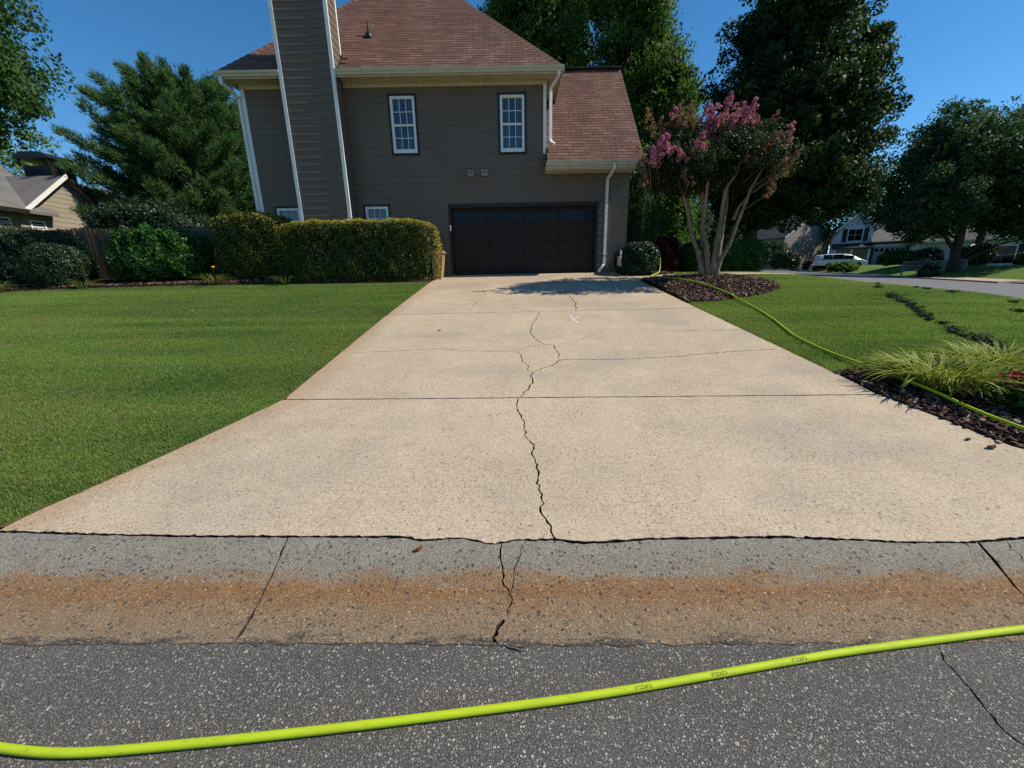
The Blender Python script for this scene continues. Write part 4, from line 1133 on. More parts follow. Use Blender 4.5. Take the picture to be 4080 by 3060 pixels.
def crown(blobs, nclump, per, clump_r, size, seed, inner=0.55, droop=0.0, flat=0.7, spread=0.9, width=0.55, hang=0.0):
    """leaf clumps spread through the shells of several ellipsoids; uneven, with gaps"""
    r = np.random.default_rng(seed)
    B = np.array(blobs, float); vol = (B[:, 3]*B[:, 4]*B[:, 5])**(2/3)
    C, O, T = [], [], []
    ids = r.choice(len(B), nclump, p=vol/vol.sum())
    u = unit(r.normal(0, 1, (nclump, 3)))
    rad = inner + (1.04-inner)*r.random(nclump)**0.45
    lump = 1 + 0.06*np.sin(u[:, 0]*5+ids) + 0.06*np.sin(u[:, 2]*6+u[:, 1]*4+ids*2)
    c = B[ids, :3] + u*B[ids, 3:6]*(rad*lump)[:, None]
    ct = r.normal(0, 0.10, nclump)
    cid = np.repeat(np.arange(nclump), per)
    n = len(cid)
    lu = unit(r.normal(0, 1, (n, 3)))
    cr_ = clump_r*(0.55+0.8*r.random(nclump))[cid]
    lp = c[cid] + lu*(cr_*(0.35+0.65*r.random(n)**0.5))[:, None]*np.array([1, 1, flat]) 
    if hang: lp[:, 2] -= hang*r.random(n)*cr_
    nb = unit(u[cid]*0.8 + lu*0.7 + np.array([0, 0, 0.35]))
    return c, leaves(lp, nb, size, seed+1, width, 0.16, spread, droop, ct[cid])

def trunk_mesh(base, top, r0, r1, limbs, seed, nseg=10, n=9, wob=0.04):
    r = np.random.default_rng(seed); b, t = np.array(base, float), np.array(top, float)
    H = np.linalg.norm(t-b)
    pts = [b + (t-b)*k/nseg + (np.array([r.normal(0, wob*H*0.1), r.normal(0, wob*H*0.1), 0]) if 0 < k < nseg else 0) for k in range(nseg+1)]
    rad = [r0*(1.45 if k == 0 else (1.1 if k == 1 else 1)) * (1-k/nseg) + r1*k/nseg for k in range(nseg+1)]
    ms = [tube(pts, rad, n)]
    for c in limbs:
        c = np.array(c, float)
        k = int(np.clip((0.25+0.55*r.random())*nseg, 1, nseg-1))
        s = pts[k]
        if c[2] < s[2]+0.3: s = pts[max(1, k-3)]
        mid = s + (c-s)*0.5 + np.array([0, 0, 0.12*np.linalg.norm(c-s)*r.random()])
        rr = rad[k]*0.5
        ms.append(tube(catmull([s, s+(mid-s)*0.5+r.normal(0, 0.05, 3), mid, c], 3), np.linspace(rr, rr*0.18, 10), 6))
    return join(*ms)

def tree(name, label, base, top, r0, blobs, nclump, per, clump_r, size, leafm, seed, barkm='bark', nlimb=16, group=None, core=0, **kw):
    t = thing(name, base, label, 'tree', group)
    cs, data = crown(blobs, nclump, per, clump_r, size, seed, **kw)
    pick = np.random.default_rng(seed+5).choice(len(cs), min(nlimb, len(cs)), replace=False)
    part('trunk', trunk_mesh(base, top, r0, r0*0.3, cs[pick], seed+3), M[barkm], t, True)
    leaf_part('crown', data, M[leafm], t)
    if core:
        rc = np.random.default_rng(seed+9); B = np.array(blobs, float); vol = B[:, 3]*B[:, 4]*B[:, 5]
        ids = rc.choice(len(B), core, p=vol/vol.sum()); u = unit(rc.normal(0, 1, (core, 3)))*(rc.random(core)**(1/3))[:, None]*0.80
        P = B[ids, :3]+u*B[ids, 3:6]
        leaf_part('inner_foliage', leaves(P, rc.normal(0, 1, (core, 3)), size*2.3, seed+10, 0.7, 0.15, 0.8), M[leafm], t)
    return t

def super_pts(c, a, n, power, seed, zmin=-1.0, depth=0.12, rough=0.05):
    """points on a rounded box, with outward normals"""
    r = np.random.default_rng(seed)
    area = np.array([a[1]*a[2], a[1]*a[2], a[0]*a[2], a[0]*a[2], a[0]*a[1]*1.1])
    u = r.normal(0, 1, (n*2, 3)); 
    f = r.choice(5, n*2, p=area/area.sum())
    q = r.uniform(-1, 1, (n*2, 3))
    q[f == 0, 0] = -1; q[f == 1, 0] = 1; q[f == 2, 1] = -1; q[f == 3, 1] = 1; q[f == 4, 2] = 1
    k = (np.abs(q)**power).sum(1)**(1/power)
    s = q/k[:, None]
    s = s[s[:, 2] > zmin][:n]
    g = np.sign(s)*np.abs(s)**(power-1)/np.array(a)
    nr = unit(g)
    lump = rough*(np.sin(s[:, 0]*a[0]*5.1+1.3)+np.sin(s[:, 1]*a[1]*4.3+s[:, 2]*a[2]*5.7)+np.sin(s[:, 0]*a[0]*11+s[:, 2]*a[2]*9))
    P = np.array(c)+s*np.array(a)+nr*(lump+depth*(r.beta(2.2, 1.6, len(s))-0.75))[:, None]
    return P, nr

def shrub(name, label, cat, c, a, n, size, leafm, power, seed, group=None, depth=0.14, rough=0.03, width=0.55, spread=0.75, droop=0.0, stem=True, top=0.0):
    """clipped shrub: leafy skin round a dense dark inside, on a few stems"""
    base = (c[0], c[1], c[2]-a[2])
    t = thing(name, base, label, cat, group)
    P, nr = super_pts(c, a, n, power, seed, -0.98, depth, rough)
    sun_tint = top*np.clip(np.maximum(nr[:, 2], nr[:, 0]*0.8)-0.15, 0, 1)      # sunlight painted as yellower leaves facing up and to the sun side
    leaf_part('foliage', leaves(P, nr, size, seed+1, width, 0.15, spread, droop, sun_tint), M[leafm], t)
    # inner mass: coarse leaves deeper in
    P2, n2 = super_pts(c, [x*0.86 for x in a], n//3, power, seed+2, -0.98, 0.2, rough)
    leaf_part('inner_foliage', leaves(P2, n2, size*2.6, seed+3, 0.8, 0.1, 0.6), M[leafm], t)
    if stem:
        r = np.random.default_rng(seed+4)
        k = max(3, int(a[0]*2))
        part('stems', join(*[tube([(c[0]+x, c[1]+r.normal(0, a[1]*0.2), base[2]-0.1), (c[0]+x*1.05+r.normal(0, 0.05), c[1]+r.normal(0, a[1]*0.2), base[2]+a[2]*0.8), (c[0]+x*1.1+r.normal(0, 0.1), c[1], base[2]+a[2]*1.4)], [0.03, 0.024, 0.012], 6) for x in np.linspace(-a[0]*0.75, a[0]*0.75, k)]), M['bark'], t)
    return t

def blade_clump(name, label, cat, c, n, length, spread_r, mat, seed, width=0.012, group=None, single=0, arch=1.0, flowers=None):
    """strap leaves arching from a crown; the first `single` are objects of their own"""
    r = np.random.default_rng(seed)
    t = thing(name, c, label, cat, group)
    def blade(az, L, lean, w, tn):
        out, V, E = [], [], []
        seg = 6; p = np.zeros(3); ang = lean
        d = np.array([math.cos(az), math.sin(az), 0]); s = np.array([-d[1], d[0], 0])
        for k in range(seg+1):
            ww = w*(1-(k/seg)**2.2)*(0.55+0.45*min(1, k/1.5))+0.0008
            for q, e in ((-1, 1.0), (0, 0.0), (1, 1.0)):
                V.append(p + s*q*ww + np.array([0, 0, abs(q)*ww*0.35])); E.append(e)
            ang += arch*(0.16+0.10*k/seg)
            p = p + (d*math.sin(ang) + np.array([0, 0, math.cos(ang)]))*L/seg
        F = [(k*3+j, k*3+j+1, (k+1)*3+j+1, (k+1)*3+j) for k in range(seg) for j in (0, 1)]
        return V, F, E
    protos = []
    for k in range(10):
        V, F, E = blade(0.0, length*(0.75+0.05*k), 0.02+0.085*k, width*(0.8+0.4*r.random()), k/9)
        me, _ = make_mesh('blade', V, F, mat, True, {'edge': ('POINT', E), 'tint': ('POINT', [r.random()]*len(V))}, center=False)
        protos.append((me, V, F, E))
    VV, FF, EE, TT = [], [], [], []
    for i in range(n):
        az = r.random()*6.283; k = int(r.integers(0, 10)); rr = spread_r*math.sqrt(r.random())
        a2 = r.random()*6.283
        off = Vector((rr*math.cos(a2), rr*math.sin(a2), 0)); sc = 0.75+0.5*r.random()
        if rr > 0.3*spread_r: az = a2 + r.normal(0, 0.6)
        if i < single:
            o = place('blade', protos[k][0], Vector(c)+off, t); o.rotation_euler = (0, 0, az); o.scale = (sc, sc, sc)
        else:
            ca, sa = math.cos(az), math.sin(az); b = len(VV)
            VV += [(c[0]+off.x+sc*(v[0]*ca-v[1]*sa), c[1]+off.y+sc*(v[0]*sa+v[1]*ca), c[2]+sc*v[2]) for v in protos[k][1]]
            FF += [tuple(q+b for q in f) for f in protos[k][2]]; EE += protos[k][3]; TT += [r.random()]*len(protos[k][1])
    if VV:
        o = part('blades', (VV, FF), mat, t, True, {'edge': ('POINT', EE), 'tint': ('POINT', TT)})
        o['kind'] = 'stuff'
    return t

# ------------------------------------------------------------------ planting left of the driveway
gzl = lambda x, y: ground_z(x, y)
def low_hedge(name, label, cat, x0, x1, y0, y1, z0, z1, n, size, leafm, power, seed, **kw):
    return shrub(name, label, cat, ((x0+x1)/2, (y0+y1)/2, (z0+z1)/2), ((x1-x0)/2, (y1-y0)/2, (z1-z0)/2), n, size, leafm, power, seed, **kw)
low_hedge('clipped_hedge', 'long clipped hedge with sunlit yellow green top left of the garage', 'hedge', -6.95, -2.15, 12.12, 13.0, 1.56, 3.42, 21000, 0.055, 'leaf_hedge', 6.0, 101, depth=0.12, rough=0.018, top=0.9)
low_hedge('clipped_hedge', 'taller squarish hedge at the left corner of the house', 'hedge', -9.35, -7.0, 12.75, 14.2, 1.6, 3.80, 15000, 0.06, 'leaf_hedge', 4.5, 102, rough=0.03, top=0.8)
low_hedge('gardenia_bush', 'loose bright green bush in front of the wooden fence', 'bush', -12.8, -9.75, 12.5, 14.6, 1.55, 3.40, 12000, 0.095, 'leaf_bush', 2.3, 103, depth=0.35, rough=0.07)
low_hedge('boxwood_ball', 'round clipped boxwood nearest the left edge of the lawn', 'bush', -14.65, -13.1, 11.85, 13.3, 1.55, 2.88, 9000, 0.05, 'leaf_box', 2.4, 104, rough=0.025)
low_hedge('boxwood_mound', 'wide dark boxwood mound behind the round clipped boxwood', 'bush', -17.6, -14.1, 12.9, 14.3, 1.55, 3.48, 13000, 0.055, 'leaf_box', 2.6, 105, rough=0.06)
low_hedge('privet_mass', 'big dark shrub rising behind the wooden fence', 'bush', -17.6, -12.9, 16.4, 19.4, 1.7, 4.98, 17000, 0.085, 'leaf_box', 2.5, 106, depth=0.3, rough=0.10)
blade_clump('daylily', 'daylily clump with a yellow bloom between the bright bush and the corner hedge', 'plant', (-9.05, 12.3, 1.66), 90, 0.5, 0.16, M['lily'], 111, 0.009, 'daylily clumps along the left bed')
blade_clump('daylily', 'small daylily clump at the foot of the long hedge', 'plant', (-6.75, 12.12, 1.63), 60, 0.42, 0.10, M['lily'], 112, 0.009, 'daylily clumps along the left bed')
blade_clump('daylily', 'daylily clump at the far left end of the bed', 'plant', (-14.95, 11.65, 1.55), 130, 0.55, 0.3, M['lily'], 113, 0.009, 'daylily clumps along the left bed')
blade_clump('daylily', 'dry tan daylily clump right of the round boxwood', 'plant', (-12.75, 12.05, 1.60), 70, 0.42, 0.14, M['lily'], 114, 0.008, 'daylily clumps along the left bed')
fl = bpy.data.objects['daylily']
part('bloom', lathe([(0.008, 0), (0.03, 0.03), (0.05, 0.07), (0.02, 0.05)], 8, (-8.93, 12.25, 2.10)), plain('yellow bloom', (0.75, 0.38, 0.02), 0.6), fl, True)
part('flower_stalk', tube([(-9.0, 12.3, 1.66), (-8.95, 12.27, 1.95), (-8.93, 12.25, 2.11)], 0.006, 5), M['lily'], fl)

# tall tan bin tucked behind the hedge end
bn = thing('trash_bin', (-2.22, 12.72, 1.66), 'tan plastic bin standing between the hedge end and the garage wall', 'bin')
part('bin_body', prism([(-2.38, 1.66), (-2.15, 1.66), (-2.06, 2.42), (-2.42, 2.42)], 'y', 12.60, 13.05), M['bin'], bn)
part('rim', join(bevbox(-2.45, -2.03, 12.56, 13.09, 2.42, 2.47, 0.015)), M['bin'], bn)
part('lid', prism([(-2.44, 2.472), (-2.04, 2.472), (-2.07, 2.53), (-2.40, 2.54)], 'y', 12.57, 13.08), M['bin'], bn)
part('handle', tube([(-2.03, 12.7, 2.44), (-1.995, 12.7, 2.47), (-1.995, 12.95, 2.47), (-2.03, 12.95, 2.44)], 0.015, 6), M['bin'], bn)

# wooden privacy fence
def fence(name, label, p0, p1, h, z0, scallop, seed, fm='fence'):
    p0, p1 = Vector((*p0, 0)), Vector((*p1, 0)); L = (p1-p0).length; d = (p1-p0)/L
    nv = Vector((d.y, -d.x, 0))
    ang = math.atan2(d.y, d.x)
    t = thing(name, (p0.x, p0.y, z0), label, 'fence', None, ang if abs(ang) > 1e-6 else 1e-6)
    r = np.random.default_rng(seed)
    protos = {}
    x = 0.0; k = 0
    while x < L-0.1:
        ph = (x % 2.4)/2.4
        hh = h + (scallop*math.sin(ph*math.pi) if scallop else 0) + r.normal(0, 0.006)
        hh = round(hh, 2)
        if hh not in protos:
            w = 0.137
            protos[hh] = make_mesh('picket', *prism([(0, 0), (w, 0), (w, hh-0.03), (w-0.03, hh), (0.03, hh), (0, hh-0.03)], 'y', -0.011, 0.011), M[fm], center=False)[0]
        o = bpy.data.objects.new('picket', protos[hh]); COL.objects.link(o); o.parent = t
        o.location = (x, r.normal(0, 0.003)-0.06, 0.04+r.normal(0, 0.005)); o.rotation_euler = (r.normal(0, 0.006), r.normal(0, 0.006), 0)
        x += 0.147; k += 1
    for zr in (0.35, 0.95, 1.5): 
        me, c = make_mesh('rail', *box(0, L, -0.045, 0.0, zr, zr+0.085), M[fm]); place('rail', me, c, t)
    x = 0.0
    while x <= L+0.01:
        me, c = make_mesh('post', *bevbox(x-0.05, x+0.05, 0.002, 0.10, -0.2, h+0.10, 0.012), M[fm]); place('post', me, c, t)
        x += 2.4 if x+2.4 < L-0.4 or x >= L-0.01 else L-x
    return t
fence('wooden_fence', 'long shaded brown picket fence behind the bushes left of the house', (-21.0, 15.0), (-8.05, 15.0), 1.76, 1.82, 0.0, 121, 'fence_shaded')
fence('wooden_fence', 'sunlit tan fence with scalloped top showing above the shaded fence', (-20.35, 15.45), (-16.0, 17.3), 1.92, 1.80, 0.16, 122)

# ------------------------------------------------------------------ trees
tree('maple_tree', 'leafy maple filling the top left corner of the picture', (-19.0, 12.8, 1.6), (-17.6, 12.6, 10), 0.28,
     [(-16.0, 12.4, 8.9, 2.8, 2.6, 2.6), (-17.2, 12.6, 11.0, 3.6, 3.2, 2.6), (-14.9, 12.2, 7.2, 1.7, 1.7, 1.2), (-17.6, 12.6, 7.6, 2.6, 2.6, 1.8)], 430, 140, 0.52, 0.125, 'leaf_maple', 131, droop=0.5, hang=0.4, core=6000)
tree('background_tree', 'pale green tree behind the neighbour roof at the far left', (-38, 32, 2.0), (-37.5, 32, 12), 0.3,
     [(-36.5, 31, 9.6, 4.5, 4, 3.0), (-40, 32, 9.5, 5, 5, 4)], 150, 110, 0.9, 0.22, 'leaf_lime', 132)
# the pine: whorls of sweeping boughs carrying needle plumes
def pine(name, label, base, height, seed):
    t = thing(name, base, label, 'tree'); r = np.random.default_rng(seed); b = np.array(base, float)
    top = b + np.array([0.9, 0, height])
    limbs, P, Nn, T = [], [], [], []
    ms = [tube([b+(top-b)*k/12+np.array([-0.25*math.sin(k*0.5), 0, 0]) for k in range(13)], np.linspace(0.34, 0.03, 13), 9)]
    for k in range(170):
        f = 0.12+0.87*(k/170)**0.95; a = k*2.399+r.normal(0, 0.2)
        s = b+(top-b)*f
        prof = (1-f)**0.48*5.6*(1.0 if f > 0.3 else 0.70+1.0*(f-0.05))
        L = prof*(0.72+0.42*r.random()) + 0.5
        d = np.array([math.cos(a), math.sin(a), 0]); rise = 0.02+0.62*f + r.normal(0, 0.05)
        pts = [s + d*L*q + np.array([0, 0, L*rise*(q**1.5)*0.7 - 0.05*L*math.sin(q*3.1)]) for q in np.linspace(0, 1, 7)]
        ms.append(tube(pts, np.linspace(0.05+0.012*L*(1-f), 0.008, 7), 5, False))
        side = np.array([-d[1], d[0], 0])
        npl = int(8+L*4.4)
        for j in range(npl):
            q = 0.22+0.78*(j+r.random())/npl
            i = min(5, int(q*6)); c = pts[i]+(pts[i+1]-pts[i])*(q*6-i)
            sp = (1.05-q)*L*0.36+0.12
            c = c + side*r.uniform(-1, 1)*sp + np.array([0, 0, r.uniform(-0.05, 0.16)])
            n = 74
            ax = unit(np.array([d*0.75+side*r.uniform(-0.5, 0.5)+np.array([0, 0, 0.45])]))[0]
            along = r.random(n)*0.34
            rad_ = r.normal(0, 1, (n, 3))*(0.13-0.2*along)[:, None]
            P.append(c + ax*along[:, None] + rad_); Nn.append(ax*0.9+unit(rad_)*0.8+r.normal(0, 0.35, (n, 3))+np.array([0, 0, 0.25])); T.append(np.full(n, r.normal(0.03, 0.12)))
    part('trunk', join(*ms), M['bark'], t, True)
    P, Nn, T = np.concatenate(P), np.concatenate(Nn), np.concatenate(T)
    # needles: long narrow blades pointing along the plume
    n = len(P); dd = unit(Nn); ss_ = unit(np.cross(dd, r.normal(0, 1, (n, 3))))
    L = (0.20+0.12*r.random(n))[:, None]; W = 0.019
    V = np.stack([P-dd*L*0.3, P+ss_*W, P+dd*L*0.7, P-ss_*W], 1).reshape(-1, 3)
    tn = np.repeat(np.clip(r.beta(1.8, 2, n)*0.8+T, 0, 1), 4)
    leaf_part('crown', (V, np.arange(4*n).reshape(n, 4), tn), M['leaf_pine'], t)
    return t
pine('white_pine', 'broad blue green pine with upswept plumes left of the house', (-18.3, 24.5, 1.9), 10.0, 141)

tree('tall_tree', 'tall leafy tree directly behind the lower roof', (2.2, 29, 2.0), (2.4, 29, 17), 0.35,
     [(2.0, 28, 14.2, 3.6, 3.2, 3.6), (2.3, 28, 18.2, 3.4, 3.2, 3.6), (4.3, 27.5, 10.5, 2.4, 2.4, 3.2), (0.8, 28, 11.0, 2.6, 2.6, 2.6)], 330, 170, 0.72, 0.20, 'leaf_tall', 151, core=4500, droop=1.0, hang=1.0, width=0.5)
tree('tall_tree', 'tall sunlit tree rising right of the lower roof behind the pink blossom', (9.0, 26, 1.9), (8.6, 26, 18), 0.38,
     [(6.9, 25, 15.4, 1.9, 2.2, 3.6), (8.2, 25, 11.2, 2.2, 2.4, 2.6), (9.5, 24.5, 8.0, 1.5, 1.7, 2.4), (7.2, 25, 7.8, 2.0, 2.2, 3.2), (8.2, 24.0, 4.6, 2.2, 1.8, 1.7), (6.4, 24, 5.2, 1.6, 1.5, 2.2)], 420, 170, 0.68, 0.19, 'leaf_tall', 152, core=5500, droop=1.0, hang=1.0, width=0.5)
tree('shade_tree', 'huge dense dark green tree on the right lawn', (11.15, 19.3, 1.72), (12.0, 19.4, 12.0), 0.30,
     [(12.3, 19.2, 9.6, 3.0, 2.9, 3.4), (12.5, 19.2, 7.4, 3.55, 3.2, 2.6), (12.6, 19.1, 5.4, 3.1, 2.8, 1.6), (10.5, 18.8, 4.9, 1.5, 1.5, 1.2), (14.6, 19.2, 5.2, 1.5, 1.6, 1.3), (11.9, 19.2, 12.0, 2.1, 2.1, 1.5), (14.6, 19.2, 9.6, 1.1, 1.3, 1.5), (9.9, 19.0, 7.6, 1.2, 1.4, 2.0)], 680, 190, 0.50, 0.145, 'leaf_dark', 153, inner=0.4, core=9500)
tree('street_tree', 'spreading tree with grey trunk across the side street', (31.85, 29.0, 1.25), (31.5, 29, 9.5), 0.32,
     [(30.0, 28.6, 8.4, 4.2, 3.6, 2.6), (33.6, 28.4, 7.2, 4.6, 3.8, 2.8), (28.2, 28.2, 5.7, 2.9, 2.8, 1.9), (29.2, 28.6, 10.4, 1.7, 1.7, 1.5), (36.0, 28.0, 5.2, 3.4, 3.2, 2.0)], 400, 150, 0.75, 0.19, 'leaf_blue', 154, inner=0.4, core=5000)
tree('background_tree', 'tree showing behind the street tree at the right edge', (42.5, 37, 1.5), (41.5, 37, 12.5), 0.3,
     [(40.3, 36.5, 12.2, 2.2, 2.2, 2.2), (43.2, 36, 11.6, 2.8, 2.6, 2.6), (43, 36, 8, 4.5, 3, 3)], 200, 110, 0.8, 0.22, 'leaf_blue', 155)
for i, (x, y, h, rx_, lab) in enumerate([(30, 62, 13, 6, 'dark tree far behind the big shade tree'), (53, 80, 15, 8, 'far tree above the grey sided house'), (44, 77, 12, 6, 'far tree behind the left end of the grey sided house'), (58, 66, 14, 8, 'far tree behind the two storey white house'), (66, 50, 12, 7, 'far tree behind the white brick house'), (18, 50, 11, 6, 'dark tree far behind the green hedge'), (-16, 48, 8.5, 6, 'low dark tree far behind the pine')]):
    zb = 2.2
    tree('background_tree', lab, (x, y, zb), (x, y, zb+h*0.85), 0.35, [(x, y, zb+h*0.2, rx_*0.95, rx_*0.7, h*0.22), (x, y, zb+h*0.62, rx_, rx_*0.8, h*0.38), (x-rx_*0.5, y, zb+h*0.4, rx_*0.6, rx_*0.6, h*0.26), (x+rx_*0.5, y, zb+h*0.42, rx_*0.6, rx_*0.6, h*0.26)], 190, 110, 1.4, 0.40, 'leaf_dark' if i % 2 == 0 else 'leaf_blue', 160+i*3, nlimb=8, inner=0.3)

# weeping conifer by the house corner
wp = thing('weeping_conifer', (5.5, 17.2, 1.8), 'narrow weeping conifer hanging beside the garage corner', 'tree')
r = np.random.default_rng(171); Pw, Nw = [], []
strands = [tube([(5.5, 17.2, 1.7), (5.45, 17.2, 4.2), (5.35, 17.15, 6.3)], [0.09, 0.06, 0.03], 7)]
for k in range(46):
    a = r.random()*6.283; h0 = 3.6+2.8*r.random(); q = 0.15+0.75*r.random(); L = h0-(2.1+1.2*r.random())
    x, y = 5.45+q*0.8*math.cos(a), 17.2+q*0.8*math.sin(a)
    strands.append(tube([(5.42, 17.2, h0-0.1), (5.42+(x-5.42)*0.6, 17.2+(y-17.2)*0.6, h0+0.15), (x, y, h0-0.2), (x, y, h0-L)], [0.02, 0.016, 0.01, 0.005], 4))
    m = int(L*75); zz = h0-0.2-r.random(m)*L
    Pw.append(np.stack([x+r.normal(0, 0.045, m), y+r.normal(0, 0.045, m), zz], 1)); Nw.append(r.normal(0, 1, (m, 3)))
part('trunk', join(*strands), M['bark'], wp)
leaf_part('crown', leaves(np.concatenate(Pw), np.concatenate(Nw), 0.12, 172, 0.25, 0.1, 0.6, 1.6), M['leaf_blue'], wp)

# ------------------------------------------------------------------ crape myrtle with pink blossom
cm = thing('crape_myrtle', (5.45, 11.0, 1.70), 'multi stemmed flowering tree with pink blossom in the mulch bed', 'tree')
STEMS = [[(5.26, 1.62), (5.06, 2.25), (4.9, 2.59), (4.76, 3.0), (4.6, 3.5), (4.4, 3.92), (4.1, 4.5)], [(5.3, 1.62), (5.2, 2.14), (4.99, 2.54), (4.85, 3.13), (4.78, 3.76), (4.7, 4.5)], [(5.38, 1.65), (5.2, 2.42), (5.04, 2.8), (5.0, 3.26), (4.95, 3.82), (4.9, 4.7)], [(5.39, 1.65), (5.3, 2.38), (5.14, 2.66), (5.08, 3.26), (5.04, 3.75), (5.1, 4.8)], [(5.43, 1.65), (5.35, 2.17), (5.21, 2.52), (5.21, 2.99), (5.25, 3.31), (5.14, 3.65), (5.05, 3.91)], [(5.48, 1.65), (5.46, 2.52), (5.46, 2.99), (5.43, 3.68), (5.61, 4.08), (5.7, 4.8)], [(5.54, 1.65), (5.63, 2.38), (5.58, 2.65), (5.59, 3.25), (5.69, 3.9), (5.9, 4.7)], [(5.58, 1.65), (5.7, 2.37), (5.76, 2.92), (5.85, 3.45), (5.89, 3.83), (6.1, 4.5)], [(5.6, 1.62), (5.67, 2.06), (5.81, 2.41), (5.89, 2.88), (6.0, 3.38), (6.07, 3.77), (6.3, 4.3)], [(5.92, 3.05), (6.02, 3.35), (6.19, 3.57), (6.3, 3.8), (6.7, 4.2)], [(5.41, 1.65), (5.36, 2.14), (5.3, 2.4)]]
for i, s in enumerate(STEMS):
    a = (i*1.7) % 3.14; dy = 0.55*math.sin(i*2.1)
    z0 = s[0][1]
    path = catmull([(x, 11.0 + dy*((zz-1.65)/2.6)**1.1 if zz > 1.65 else 11.0+dy*0.05, zz) for x, zz in s], 4)
    n = len(path); r0 = 0.062 if i not in (9, 10) else 0.038
    rad = [r0*(1.25 if k < 2 else 1)*(1-0.68*k/n) * (1.0+0.16*math.sin(k*2.3+i)) for k in range(n)]
    part('stem', tube(path, rad, 9), M['bark_smooth'], cm, True)
_, dat = crown([(5.3, 11.0, 4.35, 1.7, 1.35, 0.55), (4.3, 11.0, 4.25, 1.0, 0.9, 0.5), (6.4, 11.0, 4.4, 0.85, 0.9, 0.5), (5.3, 11.0, 4.75, 1.1, 0.9, 0.36), (4.25, 10.9, 4.85, 0.42, 0.5, 0.4), (6.15, 10.9, 4.85, 0.5, 0.5, 0.36)], 470, 100, 0.25, 0.064, 181, inner=0.2)
leaf_part('crown', dat, M['leaf_crape'], cm)
PINK = [(4.18, 5.45), (5.14, 5.40), (5.44, 5.55), (5.98, 5.45), (4.06, 4.83), (3.77, 4.59), (4.55, 4.7), (5.01, 4.94), (5.27, 4.99), (5.68, 5.22), (5.58, 5.12), (6.87, 5.01), (5.16, 5.06), (5.03, 5.28), (4.9, 5.45), (5.3, 5.25), (4.3, 5.2), (5.85, 5.3), (3.9, 4.75), (4.8, 4.85), (6.2, 5.25), (6.45, 5.0), (5.7, 5.5), (6.0, 5.0)]
FADE = [(4.37, 5.42), (4.57, 5.48), (3.68, 5.22), (3.96, 5.18), (6.25, 5.20), (7.0, 4.44), (6.8, 4.73), (6.95, 4.26), (6.69, 3.79), (3.5, 4.06), (4.65, 4.11), (5.06, 4.75), (6.04, 4.65), (3.6, 4.56), (4.73, 5.30), (6.39, 5.07), (6.8, 4.2), (6.6, 4.55), (6.45, 4.85), (4.85, 5.15)]
for i, (x, zz) in enumerate(PINK+FADE):
    fr = np.random.default_rng(300+i); pk = i < len(PINK)
    y = (9.85 if zz < 4.9 else 10.45)+0.45*fr.random(); x, zz = x*y/11.0, 1.66+(zz-1.66)*y/11.0
    nb_ = int(fr.integers(10, 15)) if pk else int(fr.integers(11, 17))
    h = (0.42 if pk else 0.46)*(0.65+0.6*fr.random())
    lean = fr.normal(0, 0.30, 2) + np.array([(x-5.4)*0.18, -0.05])
    tb = (np.arange(nb_)+0.5)/nb_; rb = (0.16 if pk else 0.15)*(1.05-tb*0.85)*np.sqrt(0.25+0.75*fr.random(nb_)); ab = fr.random(nb_)*6.283
    CB = np.stack([x+rb*np.cos(ab)+lean[0]*tb*h, y+rb*np.sin(ab)+lean[1]*tb*h, zz-0.18+tb*h], 1)
    per_ = 28 if pk else 20
    br = ((0.062 if pk else 0.050)*(1.15-0.5*tb))[:, None]
    uu = unit(fr.normal(0, 1, (nb_*per_, 3)))
    P = np.repeat(CB, per_, 0) + uu*np.repeat(br, per_, 0)*(0.55+0.5*fr.random((nb_*per_, 1)))
    leaf_part('flower_cluster', leaves(P, uu, 0.042 if pk else 0.034, 400+i, 0.95, 0.2, 0.45, 0.0, np.repeat(fr.normal(0, 0.12, nb_), per_)), M['petal' if pk else 'petal_old'], cm)
    part('flower_stem', tube([(x*0.8+5.3*0.2, 10.9, zz-0.45), (x, y, zz-0.15), (x+lean[0]*h*0.8, y, zz+0.12)], [0.010, 0.006, 0.003], 4), M['bark_smooth'], cm)

# ------------------------------------------------------------------ planting on the right
low_hedge('boxwood_ball', 'round dark shrub at the garage corner beside the small flag', 'bush', 3.38, 4.76, 12.55, 13.6, 1.55, 2.64, 9000, 0.055, 'leaf_box', 2.6, 191, rough=0.03)
low_hedge('clipped_hedge', 'sunny rounded green hedge behind the flowering tree', 'hedge', 7.3, 10.95, 17.0, 18.6, 1.55, 3.06, 13000, 0.075, 'leaf_bush', 3.2, 192, rough=0.05)
low_hedge('maroon_shrub', 'dark maroon shrub left of the flowering tree stems', 'bush', 5.6, 7.4, 16.8, 18.2, 1.6, 3.2, 5000, 0.08, 'leaf_red', 2.2, 193, depth=0.3, rough=0.1)
blade_clump('liriope', 'variegated striped grass clump spilling over the near right bed', 'plant', (4.80, 4.20, 0.42), 640, 0.50, 0.34, M['liriope'], 201, 0.0085, 'striped grass clumps in the near bed', 240, 1.0)
blade_clump('liriope', 'paler striped grass clump at the right edge behind the first', 'plant', (5.85, 4.55, 0.47), 460, 0.50, 0.32, M['liriope'], 202, 0.0075, 'striped grass clumps in the near bed', 60, 1.0)
fp = thing('red_flower_plant', (5.05, 3.62, 0.33), 'low plant with red flowers at the right edge of the near bed', 'plant')
r = np.random.default_rng(205)
P = np.array([5.05, 3.62, 0.48])+r.normal(0, 1, (900, 3))*np.array([0.13, 0.13, 0.09]); P[:, 2] = np.maximum(P[:, 2], 0.36)
leaf_part('foliage', leaves(P, P-np.array([5.05, 3.62, 0.40]), 0.06, 206, 0.5, 0.15, 0.7), M['leaf_bush'], fp)
